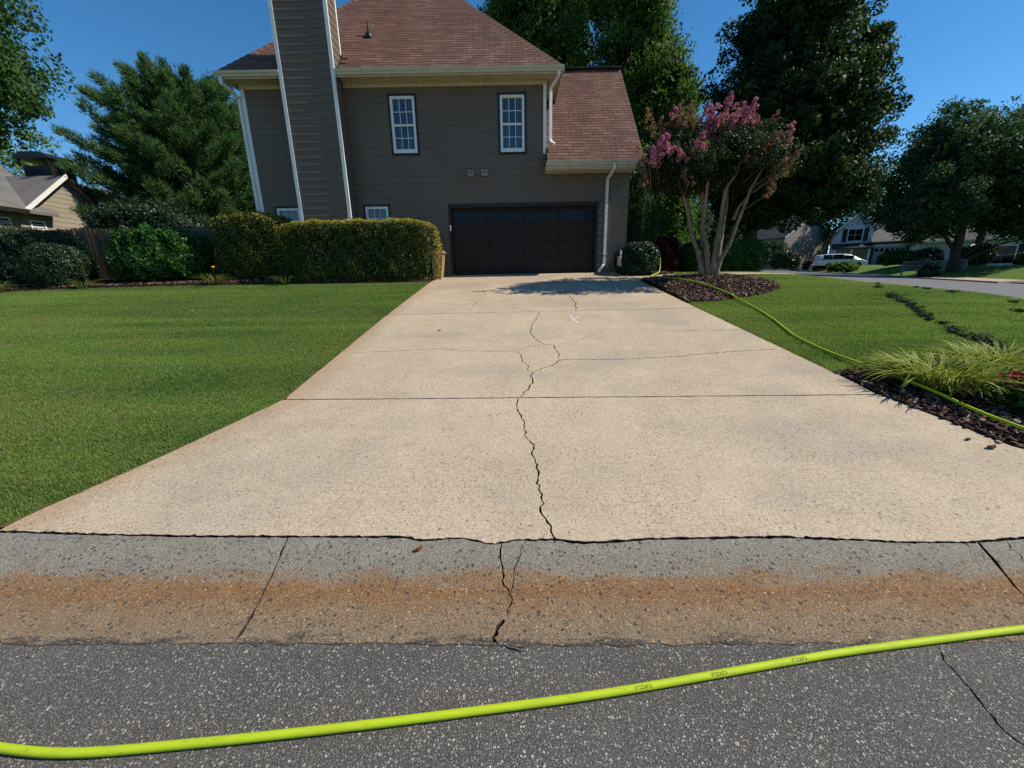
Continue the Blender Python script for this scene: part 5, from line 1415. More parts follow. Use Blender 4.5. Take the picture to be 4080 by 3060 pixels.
part('stems', join(*[tube([(5.05, 3.62, 0.34), (5.05+dx*0.5, 3.62+dy*0.5, 0.48), (5.05+dx, 3.62+dy, 0.60)], [0.006, 0.005, 0.003], 5) for dx, dy in r.normal(0, 0.12, (9, 2))]), M['bark'], fp)
for k in range(20):
    c = np.array([5.05, 3.58, 0.64])+np.array([r.uniform(-0.22, 0.2), r.uniform(-0.14, 0.14), r.uniform(-0.07, 0.04)])
    q = c + r.normal(0, 0.026, (36, 3))*np.array([1, 1, 0.6])
    leaf_part('flower', leaves(q, q-c+np.array([0, 0, 0.02]), 0.042, 210+k, 0.75, 0.2, 0.5), M['petal_red'], fp)

# small flag on a stick
def flag_mat():
    m = Mat('flag cloth', 0.8, 0.1); p = m.n('ShaderNodeTexCoord', 0)
    x, z_ = m.sep(p, 0), m.sep(p, 2)
    st = m.math('LESS_THAN', m.math('FRACT', m.math('MULTIPLY', x, 6.5)), 0.5)
    c = m.mix(st, (0.75, 0.62, 0.60), (0.55, 0.10, 0.11))
    cant = m.math('MULTIPLY', m.math('GREATER_THAN', z_, 0.6), m.math('LESS_THAN', x, 0.55))
    m.color(m.mix(cant, c, (0.035, 0.04, 0.11))); return m.m
fg = thing('garden_flag', (3.27, 12.35, 1.64), 'small striped flag hanging on a thin black stick by the garage corner', 'flag')
part('stick', tube([(3.27, 12.35, 1.60), (3.25, 12.35, 2.2), (3.235, 12.35, 2.58)], 0.009, 6), M['iron'], fg)
FV, FF_ = [], []
for i in range(7):
    for j in range(10):
        u, v = i/6, j/9
        FV.append((3.25+0.14*u*(0.75+0.25*v)+0.035*(1-v), 12.345+0.025*math.sin(u*7+v*3), 2.46-0.46*v-0.07*u))
FF_ = [(i*10+j, (i+1)*10+j, (i+1)*10+j+1, i*10+j+1) for i in range(6) for j in range(9)]
me, c = make_mesh('cloth', FV, FF_, flag_mat(), True); o = place('cloth', me, c, fg); md = o.modifiers.new('thick', 'SOLIDIFY'); md.thickness = 0.002

# clumps of dark grass clippings trailing over the right lawn
CL = []
for k_, p_ in enumerate(catmull([(8.60, 8.96), (8.42, 8.49), (8.2, 8.1), (7.80, 7.49), (7.51, 6.98), (7.08, 6.15), (7.01, 5.79), (6.92, 5.47), (6.95, 5.05)], 3)):
    CL.append((p_[0]+random.gauss(0, 0.045), p_[1]+random.gauss(0, 0.05)))
CL2 = [(9.31, 10.1), (11.6, 11.4), (11.1, 10.6), (11.0, 9.9), (10.3, 11.2), (10.6, 8.3), (9.6, 7.4)]
for i, (x, y) in enumerate(CL+CL2):
    r = np.random.default_rng(500+i); big = 16 < i < 21 or i < 5
    n = 110; sx = (0.046 if i < len(CL) else 0.042)*(1.2 if big else 0.9)*(0.45+0.95*r.random())
    P = r.normal(0, 1, (n, 3))*np.array([sx*1.2, sx*1.5, sx*0.42]); P[:, 2] = np.abs(P[:, 2])
    z0 = ground_z(x, y)+0.025
    d = leaves(P+np.array([x, y, z0]), P+np.array([0, 0, 0.05]), 0.042, 520+i, 0.28, 0.1, 0.9)
    place_l = 'dark grass clipping clump in the trail across the right lawn' if i < len(CL) else 'stray clump of grass clippings near the side street'
    o = part('clipping_clump', (d[0], d[1]), M['clod'], None, False, {'tint': ('POINT', d[2])})
    tag(o, place_l, 'clippings', 'clumps of the clipping trail' if i < len(CL) else 'stray clipping clumps')
    core_ = lathe([(sx*1.5, -0.03), (sx*1.35, 0.015), (sx*0.8, sx*0.55), (sx*0.2, sx*0.75)], 9, (x, y, z0))
    V = [(vx+r.normal(0, sx*0.16), vy+r.normal(0, sx*0.16), vz+r.normal(0, sx*0.08)) for vx, vy, vz in core_[0]]
    part('matted_core', (V, core_[1]), M['clod'], o)

# ------------------------------------------------------------------ the long lime green hose, one piece
HR = 0.0155
hz = lambda x, y, e=0.0: (x, y, ground_z(x, y)+HR+0.012+e)
hb = lambda x, y, m=0.0: (x, y, ground_z(x, y)+0.012+m+0.034+HR)
HP = [(5.02, 13.62, ground_z(5.0, 13.6)+0.55), (4.98, 13.45, ground_z(5.0, 13.4)+0.22), hb(4.80, 13.05, 0.03), hb(4.52, 12.6, 0.01), hb(4.28, 12.2), hb(4.17, 11.85), hb(4.20, 11.42, 0.03), hb(4.46, 10.85, tree_mound(4.46, 10.85)), hb(4.86, 10.15, tree_mound(4.86, 10.15)), hb(5.06, 9.3, tree_mound(5.06, 9.3)), hb(5.03, 8.85), hz(4.96, 8.02), hz(4.76, 7.1), hz(4.47, 6.1), hz(4.42, 5.4), hz(4.43, 4.85, 0.02), hb(4.41, 4.37, 0.02), hb(4.44, 3.95, 0.02), hb(4.41, 3.49, 0.02), hb(4.46, 3.10, 0.02), hb(4.62, 2.6, 0.02), (4.75, 2.2, 0.13), (4.65, 1.85, 0.06), (4.2, 1.66, HR+0.012), (3.4, 1.55, HR+0.012), (2.4, 1.46, HR+0.004), (1.882, 1.408, HR), (1.415, 1.355, HR), (0.854, 1.273, HR), (0.344, 1.20, HR), (-0.217, 1.138, HR), (-0.739, 1.087, HR), (-1.234, 1.047, HR), (-1.62, 1.026, HR), (-1.92, 1.046, HR), (-2.5, 1.12, HR), (-3.4, 1.0, HR)]
hpath = catmull(HP, 9)
hose = part('garden_hose', tube(hpath, HR, 14), M['hose'], None, True)
tag(hose, 'long lime green hose running from the house corner and across the asphalt', 'hose')
# the maker's print, upside down from here, wrapped on the hose
ha = np.array(hpath); seg = np.linalg.norm(np.diff(ha, axis=0), axis=1); cum = np.concatenate([[0], np.cumsum(seg)])
def text_mesh(txt, size):
    cu = bpy.data.curves.new('print', 'FONT'); cu.body = txt; cu.size = size; cu.resolution_u = 2
    ob = bpy.data.objects.new('print', cu); COL.objects.link(ob)
    dg = bpy.context.evaluated_depsgraph_get(); dg.update()
    me = ob.evaluated_get(dg).to_mesh()
    V = np.array([v.co[:] for v in me.vertices]); F = [tuple(p.vertices) for p in me.polygons]
    ob.evaluated_get(dg).to_mesh_clear(); bpy.data.objects.remove(ob); bpy.data.curves.remove(cu)
    return V, F
TV, TF = text_mesh('FLEXZILLA', 0.016)
def wrap_text(V, F, xc, phi0):
    k = int(np.argmin(np.abs(ha[:, 0]-xc) + (ha[:, 1] > 1.7)*100)); s0 = cum[k]
    w = V[:, 0].max()
    out = []
    for vx, vy, _ in V:
        s = s0 + (vx-w/2)                # path runs towards -X, so the word reads from the far side
        i = int(np.clip(np.searchsorted(cum, s)-1, 0, len(seg)-1)); t = (s-cum[i])/seg[i]
        p = ha[i]+(ha[i+1]-ha[i])*t; tg = (ha[i+1]-ha[i])/seg[i]
        side = np.cross(tg, (0, 0, 1)); side /= np.linalg.norm(side)     # far side for a path going -X
        phi = phi0 - vy/HR
        if side[1] > 0: side = -side
        out.append(p + (side*math.cos(phi) + np.array([0, 0, 1])*math.sin(phi))*(HR+0.0006))
    return out, F
for xc in (0.524, 0.884, 1.228):
    part('lettering', wrap_text(TV, TF, xc, 1.35), M['ink'], hose)

# bits lying about
def chip(name, label, cat, x, y, z, L, mat, seed, rot, curl=0.0):
    r = np.random.default_rng(seed); V = []
    for k, (u, v) in enumerate([(-1, -0.2), (-0.4, -0.5), (0.5, -0.42), (1, 0.05), (0.45, 0.5), (-0.5, 0.4)]):
        V.append((u*L/2*(1+r.normal(0, 0.08)), v*L/2*(1+r.normal(0, 0.1)), 0.004+curl*u*u+abs(r.normal(0, 0.002))))
    V += [(a*0.96, b*0.96, c+0.012) for a, b, c in V]
    n = 6; F = [tuple(range(n-1, -1, -1)), tuple(range(n, 2*n))] + [(i, (i+1) % n, (i+1) % n+n, i+n) for i in range(n)]
    ca, sa = math.cos(rot), math.sin(rot)
    V = [(x+a*ca-b*sa, y+a*sa+b*ca, z+c) for a, b, c in V]
    return tag(part(name, (V, F), mat), label, cat)
M['chip_brown'] = plain('chip brown', (0.12, 0.075, 0.05), 0.9, 0.1, 0.2, 40, 0.4); M['chip_pale'] = plain('chip pale', (0.52, 0.42, 0.30), 0.9, 0.1, 0.15, 40, 0.4); M['dry_leaf'] = plain('dry leaf', (0.20, 0.075, 0.04), 0.7, 0.2, 0.2, 30)
chip('bark_chip', 'small dark bark chip on the driveway left of the larger chip', 'bark chip', 3.948, 3.114, slope(0, 3.114), 0.055, M['chip_brown'], 601, 0.3)
chip('bark_chip', 'long curled dark bark chip near the right edge of the driveway', 'bark chip', 4.001, 2.984, slope(0, 2.984), 0.085, M['chip_brown'], 602, 0.1, 0.012)
chip('bark_chip', 'pale wood chip by the mulch at the driveway edge', 'bark chip', 4.155, 3.061, slope(0, 3.061), 0.05, M['chip_pale'], 603, 1.4)
chip('fallen_leaf', 'reddish brown leaf lying on the grey kerb', 'leaf', -0.585, 2.03, gz(-0.585, 2.03)+0.002, 0.05, M['dry_leaf'], 604, 0.5, 0.01)
chip('pebble', 'dark pebble on the middle driveway slab', 'pebble', -1.255, 6.82, slope(0, 6.82), 0.05, M['chip_brown'], 605, 0.0)
chip('fallen_leaf', 'pale leaf lying on the left lawn', 'leaf', -6.9, 8.6, ground_z(-6.9, 8.6)+0.03, 0.07, M['chip_pale'], 606, 0.0, 0.01)

# ------------------------------------------------------------------ the neighbours on the left
M['siding_nb'] = siding('pale taupe siding', (0.27, 0.232, 0.178)); M['yellow'] = plain('pale yellow siding', (0.55, 0.42, 0.21), 0.7, 0.2, 0.1, 2); M['grey_siding'] = plain('light grey siding', (0.34, 0.34, 0.37), 0.7, 0.2, 0.1, 2)
nb = thing('neighbour_house', (-24, 18, 1.8), 'taupe sided neighbour house with grey roof and white rake at the far left', 'house')
NX = -20.6
part('wall', prism([(15.0, 1.7), (21.6, 1.7), (21.6, 4.94), (19.85, 6.45), (18.1, 4.94), (15.0, 4.94)], 'x', NX-0.2, NX-0.03), M['siding_nb'], nb)
part('wall', box(-30, NX-0.21, 21.4, 21.6, 1.7, 4.94), M['siding_nb'], nb)
part('wall', box(-30, NX-0.21, 15.0, 15.2, 1.7, 4.94), M['siding_nb'], nb)
z = 1.8
NW = [(16.9, 17.4, 3.5, 4.45), (18.05, 18.65, 3.5, 4.45)]
while z < 6.35:
    ya, yb = 15.0, 21.6
    if z > 4.9:
        f = (z+0.15-4.94)/1.51; ya, yb = 18.1+1.75*f, 21.6-1.75*f
    spans = [(ya, yb)]
    for a, b, c, d in NW:
        if z+0.21 > c and z < d:
            ns = []
            for p, q in spans:
                if b <= p or a >= q: ns.append((p, q)); continue
                if a > p: ns.append((p, a))
                if b < q: ns.append((b, q))
            spans = ns
    for p, q in spans:
        if q-p > 0.05: part('siding_board', side_lap(p, q, z, NX-0.03, 0.21), M['siding_nb'], nb)
    z += 0.21
for a, b, c, d in NW:
    w = part('window', join(box(NX-0.03, NX+0.02, a, a+0.07, c, d), box(NX-0.03, NX+0.02, b-0.07, b, c, d), box(NX-0.03, NX+0.02, a+0.07, b-0.07, d-0.07, d), box(NX-0.03, NX+0.02, a+0.07, b-0.07, c, c+0.07)), M['white'], nb)
    part('pane', box(NX-0.035, NX-0.02, a+0.07, b-0.07, c+0.07, d-0.07), M['dark_glass'], w)
    for k in range(8): part('blind_slat', box(NX-0.0195, NX-0.012, a+0.08, b-0.08, c+0.1+k*(d-c-0.2)/8, c+0.1+k*(d-c-0.2)/8+0.06), M['blind'], w)
def slab_roof(pts, th=0.12):
    n = len(pts); V = list(pts)+[(x, y, z-th) for x, y, z in pts]
    return V, [tuple(range(n)), tuple(range(2*n-1, n-1, -1))]+[(i, i+n, (i+1) % n+n, (i+1) % n) for i in range(n)]
def troof(name, pts, mat, parent, th=0.12):
    V, F = slab_roof(pts, th); return part(name, (V, F), mat, parent, False, {'tint': ('POINT', np.random.default_rng(len(pts)).random(len(V))*0.2+0.4)})
rf = troof('roof', [(NX+0.3, 17.75, 4.75), (NX+0.3, 19.85, 6.58), (-26, 19.85, 6.58), (-26, 17.75, 4.75)], M['shingle_grey'], nb)
troof('roof', [(NX+0.3, 19.85, 6.585), (NX+0.3, 21.95, 4.75), (-26, 21.95, 4.75), (-26, 19.85, 6.585)], M['shingle_grey'], nb)
troof('roof', [(NX+0.45, 13.6, 4.78), (NX+0.45, 18.9, 4.78), (-25.5, 21.5, 8.0), (-25.5, 14.5, 8.0)], M['shingle_grey'], nb)
troof('roof', [(-25.5, 14.5, 8.0), (-25.5, 21.5, 8.0), (-31, 22.5, 4.9), (-31, 13.6, 4.9)], M['shingle_grey'], nb)
part('rake_board', prism([(17.70, 4.60), (19.85, 6.46), (19.85, 6.66), (17.70, 4.80)], 'x', NX+0.301, NX+0.34), M['white'], rf)
part('rake_board', prism([(22.0, 4.60), (22.0, 4.80), (19.851, 6.66), (19.851, 6.46)], 'x', NX+0.301, NX+0.34), M['black_trim'], rf)
part('gutter_run', box(NX+0.45, NX+0.56, 13.6, 17.7, 4.62, 4.78), M['black_trim'], nb)
ch = part('chimney', box(-25.0, -23.6, 22.4, 23.6, 4, 7.7), M['iron'], nb)
part('chimney_cap', join(box(-25.2, -23.4, 22.2, 23.8, 8.0, 8.06), prism([(-25.2, 8.06), (-23.4, 8.06), (-23.8, 8.3), (-24.8, 8.3)], 'y', 22.2, 23.8), *[box(x, x+0.08, y, y+0.08, 7.7, 8.0) for x in (-25.1, -23.6) for y in (22.3, 23.6)]), M['iron'], ch)

def simple_house(name, loc, rot, label, w, d, wall_h, roof_h, wallm, roofm, trim='white', gable_front=True, over=0.4):
    """local frame: front wall on y=0 facing -y, x from 0 to w"""
    t = thing(name, loc, label, 'house', None, rot)
    part('wall', box(0, w, 0, d, -1.0, wall_h), M[wallm], t)
    if gable_front:
        part('gable', prism([(0.02, wall_h), (w-0.02, wall_h), (w/2, wall_h+roof_h)], 'y', 0.01, d-0.01), M[wallm], t)
        k = roof_h/(w/2)
        a = troof('roof', [(-over, -over, wall_h-over*k+0.1), (w/2, -over, wall_h+roof_h+0.1), (w/2, d+over, wall_h+roof_h+0.1), (-over, d+over, wall_h-over*k+0.1)], M[roofm], t)
        b = troof('roof', [(w/2, -over, wall_h+roof_h+0.102), (w+over, -over, wall_h-over*k+0.102), (w+over, d+over, wall_h-over*k+0.102), (w/2, d+over, wall_h+roof_h+0.102)], M[roofm], t)
        part('rake_board', prism([(-over, wall_h-over*k-0.15), (-over, wall_h-over*k+0.08), (w/2, wall_h+roof_h+0.08), (w/2, wall_h+roof_h-0.15)], 'y', -over-0.04, -over-0.002), M[trim], a)
        part('rake_board', prism([(w/2+0.001, wall_h+roof_h-0.15), (w/2+0.001, wall_h+roof_h+0.08), (w+over, wall_h-over*k+0.08), (w+over, wall_h-over*k-0.15)], 'y', -over-0.04, -over-0.002), M[trim], b)
    else:
        troof('roof', [(-over, -over, wall_h-0.15), (w+over, -over, wall_h-0.15), (w+over-2.5, d/2, wall_h+roof_h), (-over+2.5, d/2, wall_h+roof_h)], M[roofm], t)
        troof('roof', [(w+over, d+over, wall_h-0.15), (-over, d+over, wall_h-0.15), (-over+2.5, d/2, wall_h+roof_h), (w+over-2.5, d/2, wall_h+roof_h)], M[roofm], t)
        troof('roof', [(-over, d+over, wall_h-0.15), (-over, -over, wall_h-0.15), (-over+2.5, d/2, wall_h+roof_h)], M[roofm], t)
        troof('roof', [(w+over, -over, wall_h-0.15), (w+over, d+over, wall_h-0.15), (w+over-2.5, d/2, wall_h+roof_h)], M[roofm], t)
        part('gutter_run', box(-over, w+over, -over-0.12, -over-0.002, wall_h-0.30, wall_h-0.14), M[trim], t)
    return t
def hwin(t, x0, x1, z0, z1, y=-0.0, shutters=True, panes=2, trim='white'):
    w = part('window', join(box(x0, x0+0.1, y-0.06, y+0.02, z0, z1), box(x1-0.1, x1, y-0.06, y+0.02, z0, z1), box(x0+0.1, x1-0.1, y-0.06, y+0.02, z1-0.1, z1), box(x0+0.1, x1-0.1, y-0.06, y+0.02, z0, z0+0.1)), M[trim], t)
    for k in range(panes):
        a, b = x0+0.1+(x1-x0-0.2)*k/panes, x0+0.1+(x1-x0-0.2)*(k+1)/panes
        zm = (z0+z1)/2
        part('pane', box(a+0.03, b-0.03, y-0.04, y-0.03, z0+0.12, zm-0.03), M['dark_glass'], w); part('pane', box(a+0.03, b-0.03, y-0.041, y-0.031, zm+0.03, z1-0.12), M['dark_glass'], w)
    if shutters:
        sw = (x1-x0)*0.28
        for a in (x0-sw-0.02, x1+0.02): part('shutter', bevbox(a, a+sw, y-0.07, y-0.002, z0, z1, 0.01), M['black_trim'], w)
simple_house('far_house', (-43.5, 44, 4.0), 0.15, 'far house with dark roof and pale yellow gable behind the left neighbour', 3.2, 8, 5.2, 2.0, 'yellow', 'shingle_dark')
simple_house('far_house', (-49, 46, 4.0), 0.1, 'far dark roofed house wing left of the pine', 10, 9, 3.6, 3.0, 'grey_siding', 'shingle_dark', 'white', False)
simple_house('far_house', (-33, 42, 3.0), 0.1, 'light grey far house glimpsed under the pine boughs', 9, 8, 4.6, 2.0, 'grey_siding', 'shingle_dark', 'white', False)

# ------------------------------------------------------------------ across the side street
M['siding_h1'] = siding('grey beige siding', (0.30, 0.265, 0.225)); M['siding_h2'] = siding('bluish white siding', (0.52, 0.56, 0.62)); M['brick_red'] = brick_far('red brick', (0.15, 0.075, 0.055), (0.11, 0.055, 0.045)); M['brick_white'] = brick_far('white painted brick', (0.56, 0.61, 0.66), (0.48, 0.53, 0.58)); M['door_grey'] = plain('grey door paint', (0.36, 0.38, 0.42), 0.6, 0.3, 0.08, 2)
RA = math.radians(-34)
h1 = simple_house('far_house', (42.7, 64, 2.5), math.radians(20), 'grey beige sided house left of the parked minivan', 10.6, 9, 4.7, 3.4, 'siding_h1', 'shingle_dark')
z = -0.2
while z < 4.7:
    part('siding_board', lap(0.15, 10.5, z, -0.003, 0.24, int(z*100)+999), M['siding_h1'], h1); z += 0.24
part('corner_trim', box(-0.03, 0.15, -0.04, 0.0, -0.4, 4.8), M['siding_h1'], h1)
hwin(h1, -3.2, -2.2, 1.0, 2.4, 0.5, False) if False else None
h2 = simple_house('far_house', (43.1, 54, 2.3), RA, 'two storey white house with shuttered window and pale garage door', 3.4, 10, 4.9, 1.75, 'siding_h2', 'shingle_grey')
hwin(h2, 0.85, 2.45, 3.15, 4.75)
hwin(h2, 0.6, 1.5, 0.4, 1.9, 0, False)
part('gable_vent', join(box(1.5, 1.9, -0.05, 0.005, 5.2, 5.75)), M['door_grey'], h2)
part('porch_roof', prism([(-2.2, 2.15), (-2.2, 2.32), (-0.002, 2.95), (-0.002, 2.6)], 'x', -0.6, 3.39), M['shingle_dark'], h2)
for x in (-0.3, 1.4, 3.1): part('porch_column', bevbox(x-0.12, x+0.12, -2.05, -1.81, -0.3, 2.15, 0.02), M['white'], h2)
wing = part('garage_wing', box(3.405, 8.6, -1.2, 9, -1.0, 3.0), M['brick_red'], h2)
troof('roof', [(3.2, -1.7, 2.9), (9.0, -1.7, 2.9), (9.0, 4.0, 5.6), (3.2, 4.0, 5.6)], M['shingle_grey'], h2)
part('header_trim', box(3.45, 7.65, -1.28, -1.202, 2.30, 2.62), M['white'], h2)
gdr = part('garage_door', box(3.6, 7.5, -1.25, -1.205, -0.4, 2.29), M['door_grey'], h2)
for c_ in range(8):
    x0 = 3.63+c_*0.48
    part('pane', prism([(x0+0.06, 1.75), (x0+0.42, 1.75), (x0+0.42, 1.98), (x0+0.34, 2.1), (x0+0.14, 2.1), (x0+0.06, 1.98)], 'y', -1.27, -1.251), M['dark_glass'], gdr)
    for r_ in range(3): part('door_panel', box(x0+0.04, x0+0.44, -1.268, -1.251, -0.3+r_*0.66, 0.27+r_*0.66), M['door_grey'], gdr)
h3 = simple_house('far_house', (42.4, 42.5, 1.2), math.radians(-40), 'white painted brick house with dark shutters at the right edge', 17, 10, 3.5, 3.0, 'brick_white', 'shingle_grey', 'white', False)
hwin(h3, 5.0, 6.7, 0.9, 2.7); hwin(h3, 10.3, 11.9, 0.9, 2.7); hwin(h3, 13.9, 15.5, 0.9, 2.7)
part('downspout', box(4.0, 4.1, -0.08, -0.005, -0.5, 3.2), M['white'], h3)

def far_shrub(label, c, a, leafm, seed, n=1600, size=0.16, name='far_shrub', group=None, power=2.4):
    return shrub(name, label, 'bush', c, a, n, size, leafm, power, seed, group, 0.25, 0.06, 0.6, 0.8, 0.0, False)
G = ground_z
def fs(label, x, y, rx_, rz_, leafm, seed, **kw): return far_shrub(label, (x, y, G(x, y)+rz_*0.9), (rx_, rx_*0.8, rz_), leafm, seed, **kw)
fs('dark shrub left of the grey sided house', 36.0, 53.0, 1.6, 1.4, 'leaf_box', 701)
fs('tall dark shrub between the shade tree and the grey sided house', 36.4, 57.0, 2.3, 2.1, 'leaf_dark', 710)
fs('dark red rounded shrub before the grey sided house', 39.3, 51.5, 1.8, 0.65, 'leaf_red', 702)
fs('large round shrub beside the pale garage door', 36.6, 38.5, 1.35, 0.75, 'leaf_bush', 703)
fs('dark round shrub behind the mailbox', 35.2, 34.5, 1.2, 0.7, 'leaf_box', 704)
fs('tall rounded shrub before the white brick house window', 42.8, 37.2, 1.2, 0.95, 'leaf_box', 705)
fs('low grey green shrub right of the street tree trunk', 36.0, 31.5, 1.15, 0.75, 'leaf_box', 706)
fs('yellow green shrub in front of the parked minivan', 35.6, 43.2, 1.3, 0.45, 'leaf_lime', 707)
low_hedge('clipped_hedge', 'low dark clipped hedge at the right edge across the street', 'hedge', 38.6, 44.5, 30.0, 31.4, G(39, 31)-0.1, G(39, 31)+0.95, 5000, 0.13, 'leaf_box', 5.0, 708)
fs('dark leafy plant at the foot of the mailbox', 27.3, 26.2, 0.55, 0.4, 'leaf_box', 709, n=700, size=0.10)

mb = thing('mailbox', (27.9, 27.0, G(27.9, 27)), 'black mailbox on a dark post at the far side of the street', 'mailbox')
zb = G(27.9, 27)
part('post', bevbox(27.84, 27.96, 26.94, 27.06, zb-0.2, zb+1.25, 0.01), M['iron'], mb)
part('arm', box(27.55, 27.84, 26.96, 27.04, zb+0.95, zb+1.03), M['iron'], mb)
part('box', prism([(27.40, zb+1.04), (27.62, zb+1.04), (27.62, zb+1.17), (27.58, zb+1.24), (27.51, zb+1.27), (27.44, zb+1.24), (27.40, zb+1.17)], 'y', 26.75, 27.25), M['iron'], mb)
part('finial', lathe([(0.03, 0), (0.07, 0.06), (0.05, 0.14), (0.01, 0.2)], 8, (27.9, 27.0, zb+1.25)), M['iron'], mb)

for i, (x, y, lean, lab) in enumerate([(32.0, 44.6, 0.0, 'short grey green utility pedestal on the far verge'), (32.9, 44.4, 0.28, 'leaning grey green utility pedestal nearer the minivan')]):
    zb = G(x, y)
    u = thing('utility_pedestal', (x, y, zb), lab, 'utility box', 'utility pedestals on the far verge', 1e-6)
    u.rotation_euler = (0, lean, 0)
    pm = plain('grey green plastic', (0.24, 0.28, 0.22), 0.6)
    me, c = make_mesh('housing', *bevbox(-0.13, 0.13, -0.13, 0.13, -0.1, 0.55+0.2*i, 0.03), pm); place('housing', me, c, u)
    me, c = make_mesh('cap', *bevbox(-0.15, 0.15, -0.15, 0.15, 0.55+0.2*i, 0.63+0.2*i, 0.03), pm); place('cap', me, c, u)

# low pale framed screen behind the mailbox
sx, sy = 31.0, 29.6; zb = G(sx, sy)
sc2 = thing('garden_screen', (sx, sy, zb), 'low pale framed screen behind the mailbox', 'screen', None, math.radians(-38))
M['pale_frame'] = plain('pale frame paint', (0.22, 0.225, 0.24), 0.7)  # pale paint darkened to stand in for tree shade
M['slat'] = plain('shaded slat', (0.12, 0.12, 0.125), 0.8)  # slat colour darkened likewise for the tree shade over the screen
def lp(name, V_F, mat, parent): me, c = make_mesh(name, *V_F, mat); return place(name, me, c, parent)
for x in (-1.6, 0.0, 1.6): lp('post', box(x-0.05, x+0.05, -0.04, 0.04, -0.2, 0.85), M['pale_frame'], sc2)
for z0 in (0.12, 0.78): lp('rail', box(-1.6, 1.6, -0.032, 0.03, z0, z0+0.07), M['pale_frame'], sc2)
for k in range(22): lp('slat', box(-1.5+k*0.14, -1.5+k*0.14+0.09, -0.012, 0.012, 0.195, 0.775), M['slat'], sc2)

# white minivan in the driveway opposite
M['car_paint'] = plain('white car paint', (0.72, 0.74, 0.78), 0.22, 0.5, 0.03, 1); M['car_glass'] = plain('tinted car glass', (0.012, 0.013, 0.016), 0.06, 0.6, 0.05, 1); M['tyre'] = plain('tyre rubber', (0.02, 0.02, 0.02), 0.85, 0.2, 0.1, 8); M['rim'] = plain('alloy rim', (0.45, 0.45, 0.47), 0.3, 0.5, 0.1, 4, 0.0, 0.8); M['tail'] = plain('red lamp', (0.40, 0.02, 0.02), 0.2, 0.5, 0.05, 4); M['lamp'] = plain('clear lamp', (0.6, 0.62, 0.65), 0.1, 0.6, 0.05, 4)
cx, cy = 38.6, 47.5
van = thing('minivan', (cx, cy, G(cx, cy)+0.12), 'white minivan parked in the driveway opposite', 'car', None, math.radians(-14))
van.scale = (0.95, 0.95, 0.86)
def section(x, w_, z0, zs, zr, wr):
    """half ring of the body at station x: sill, side, shoulder, roof"""
    return [(x, -w_*0.94, z0), (x, -w_, z0+0.28), (x, -w_, zs-0.12), (x, -w_*0.97, zs), (x, -wr, zr-0.10), (x, -wr*0.86, zr), (x, wr*0.86, zr), (x, wr, zr-0.10), (x, w_*0.97, zs), (x, w_, zs-0.12), (x, w_, z0+0.28), (x, w_*0.94, z0)]
ST = [(-2.52, 0.86, 0.42, 0.98, 1.05, 0.80), (-2.45, 0.96, 0.34, 1.05, 1.55, 0.76), (-2.25, 0.99, 0.30, 1.08, 1.70, 0.78), (-1.2, 1.0, 0.28, 1.06, 1.76, 0.80), (0.2, 1.0, 0.28, 1.03, 1.74, 0.79), (0.9, 1.0, 0.28, 1.01, 1.58, 0.76), (1.75, 0.98, 0.28, 0.96, 1.08, 0.80), (2.25, 0.94, 0.30, 0.84, 0.92, 0.72), (2.52, 0.80, 0.36, 0.66, 0.74, 0.6)]
V, F = [], []
for s in ST: V += section(*s)
for i in range(len(ST)-1):
    for k in range(12): F.append((i*12+k, i*12+(k+1) % 12, (i+1)*12+(k+1) % 12, (i+1)*12+k))
F += [tuple(range(11, -1, -1)), tuple((len(ST)-1)*12+k for k in range(12))]
me, c = make_mesh('body', V, F, M['car_paint'], True); body = place('body', me, c, van)
md = body.modifiers.new('smooth', 'EDGE_SPLIT'); md.split_angle = math.radians(40)
def glassq(name, q, mat=M['car_glass'], parent=van):
    a = [Vector(p) for p in q]; nrm = (a[1]-a[0]).cross(a[2]-a[0]).normalized()
    return lp(name, ([tuple(p+nrm*0.012) for p in a]+[tuple(p-nrm*0.01) for p in a], [(0, 1, 2, 3), (7, 6, 5, 4)]+[(i, i+4, (i+1) % 4+4, (i+1) % 4) for i in range(4)]), mat, parent)
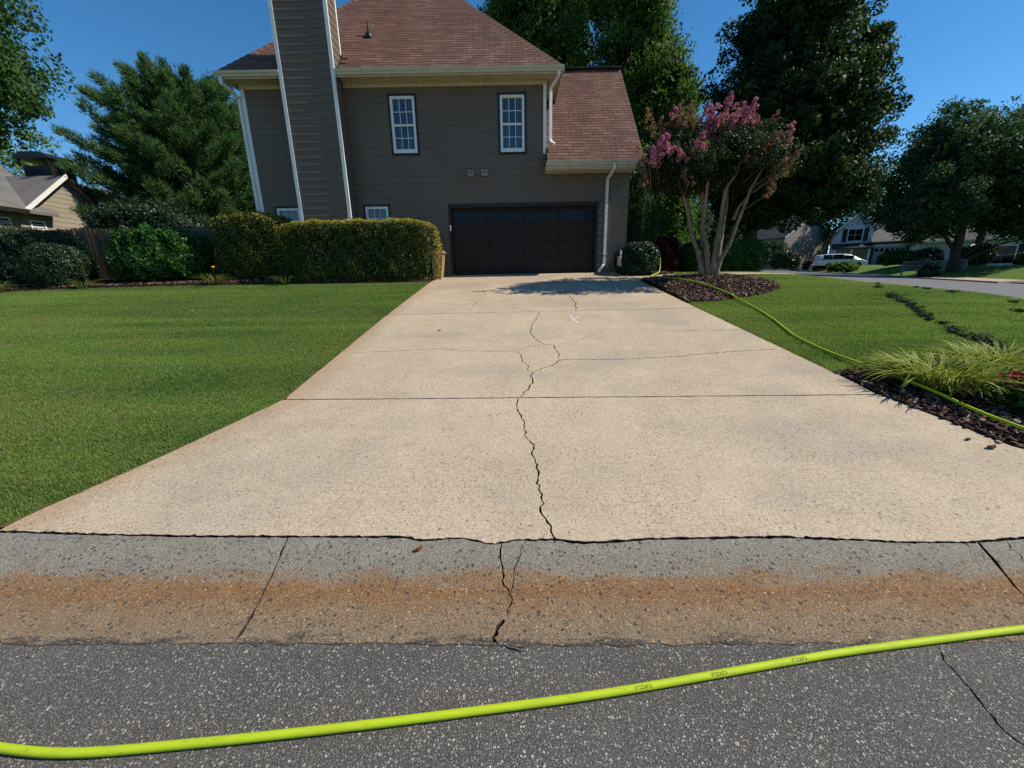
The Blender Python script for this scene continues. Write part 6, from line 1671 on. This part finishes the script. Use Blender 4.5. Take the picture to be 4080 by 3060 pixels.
for sg in (-1, 1):
    def sq(p): return p if sg < 0 else p[::-1]
    for (xa, xb, za, zb_) in ((-2.20, -1.22, 1.04, 1.66), (-1.18, -0.06, 1.03, 1.68), (-0.02, 1.05, 1.02, 1.55)):
        glassq('side_window', sq([(xa, sg*0.968, za), (xb, sg*0.968, za), (xb-0.03 if xb > 0.5 else xb, sg*0.83, zb_-(0.06 if xb > 0.5 else 0)), (xa+0.02, sg*0.835, zb_)]))
    glassq('headlight', sq([(2.05, sg*0.955, 0.66), (2.40, sg*0.86, 0.62), (2.40, sg*0.84, 0.72), (2.05, sg*0.945, 0.84)]), M['lamp'])
    glassq('tail_light', sq([(-2.50, sg*0.90, 0.92), (-2.24, sg*1.0, 0.92), (-2.24, sg*0.99, 1.10), (-2.48, sg*0.90, 1.10)]), M['tail'])
    for xw in (-1.52, 1.52):
        V, F = lathe([(0.20, -0.11), (0.31, -0.11), (0.335, -0.08), (0.335, 0.08), (0.31, 0.11), (0.20, 0.11)], 20)
        V = [(a+xw, b_*0+sg*0.90+c_, b_+0.335-0.02) for a, b_, c_ in V]
        w = lp('wheel', (V, F), M['tyre'], van)
        V, F = lathe([(0.05, 0.10), (0.21, 0.112), (0.21, 0.0)], 16)
        V = [(a+xw, sg*0.90+sg*c_, b_+0.315) for a, b_, c_ in V]
        lp('rim', (V, F), M['rim'], w)
    lp('mirror', bevbox(0.78, 0.92, sg*1.05-0.09, sg*1.05+0.09, 1.05, 1.20, 0.02), M['car_paint'], van)
glassq('rear_window', [(-2.505, 0.74, 1.10), (-2.505, -0.74, 1.10), (-2.39, -0.68, 1.60), (-2.39, 0.68, 1.60)])
glassq('windscreen', [(1.70, -0.74, 1.11), (1.70, 0.74, 1.11), (0.95, 0.68, 1.58), (0.95, -0.68, 1.58)])
lp('bumper', bevbox(-2.58, -2.35, -0.9, 0.9, 0.34, 0.62, 0.05), M['car_paint'], van)
lp('number_plate', box(-2.535, -2.52, -0.16, 0.16, 0.78, 0.90), M['lamp'], van)
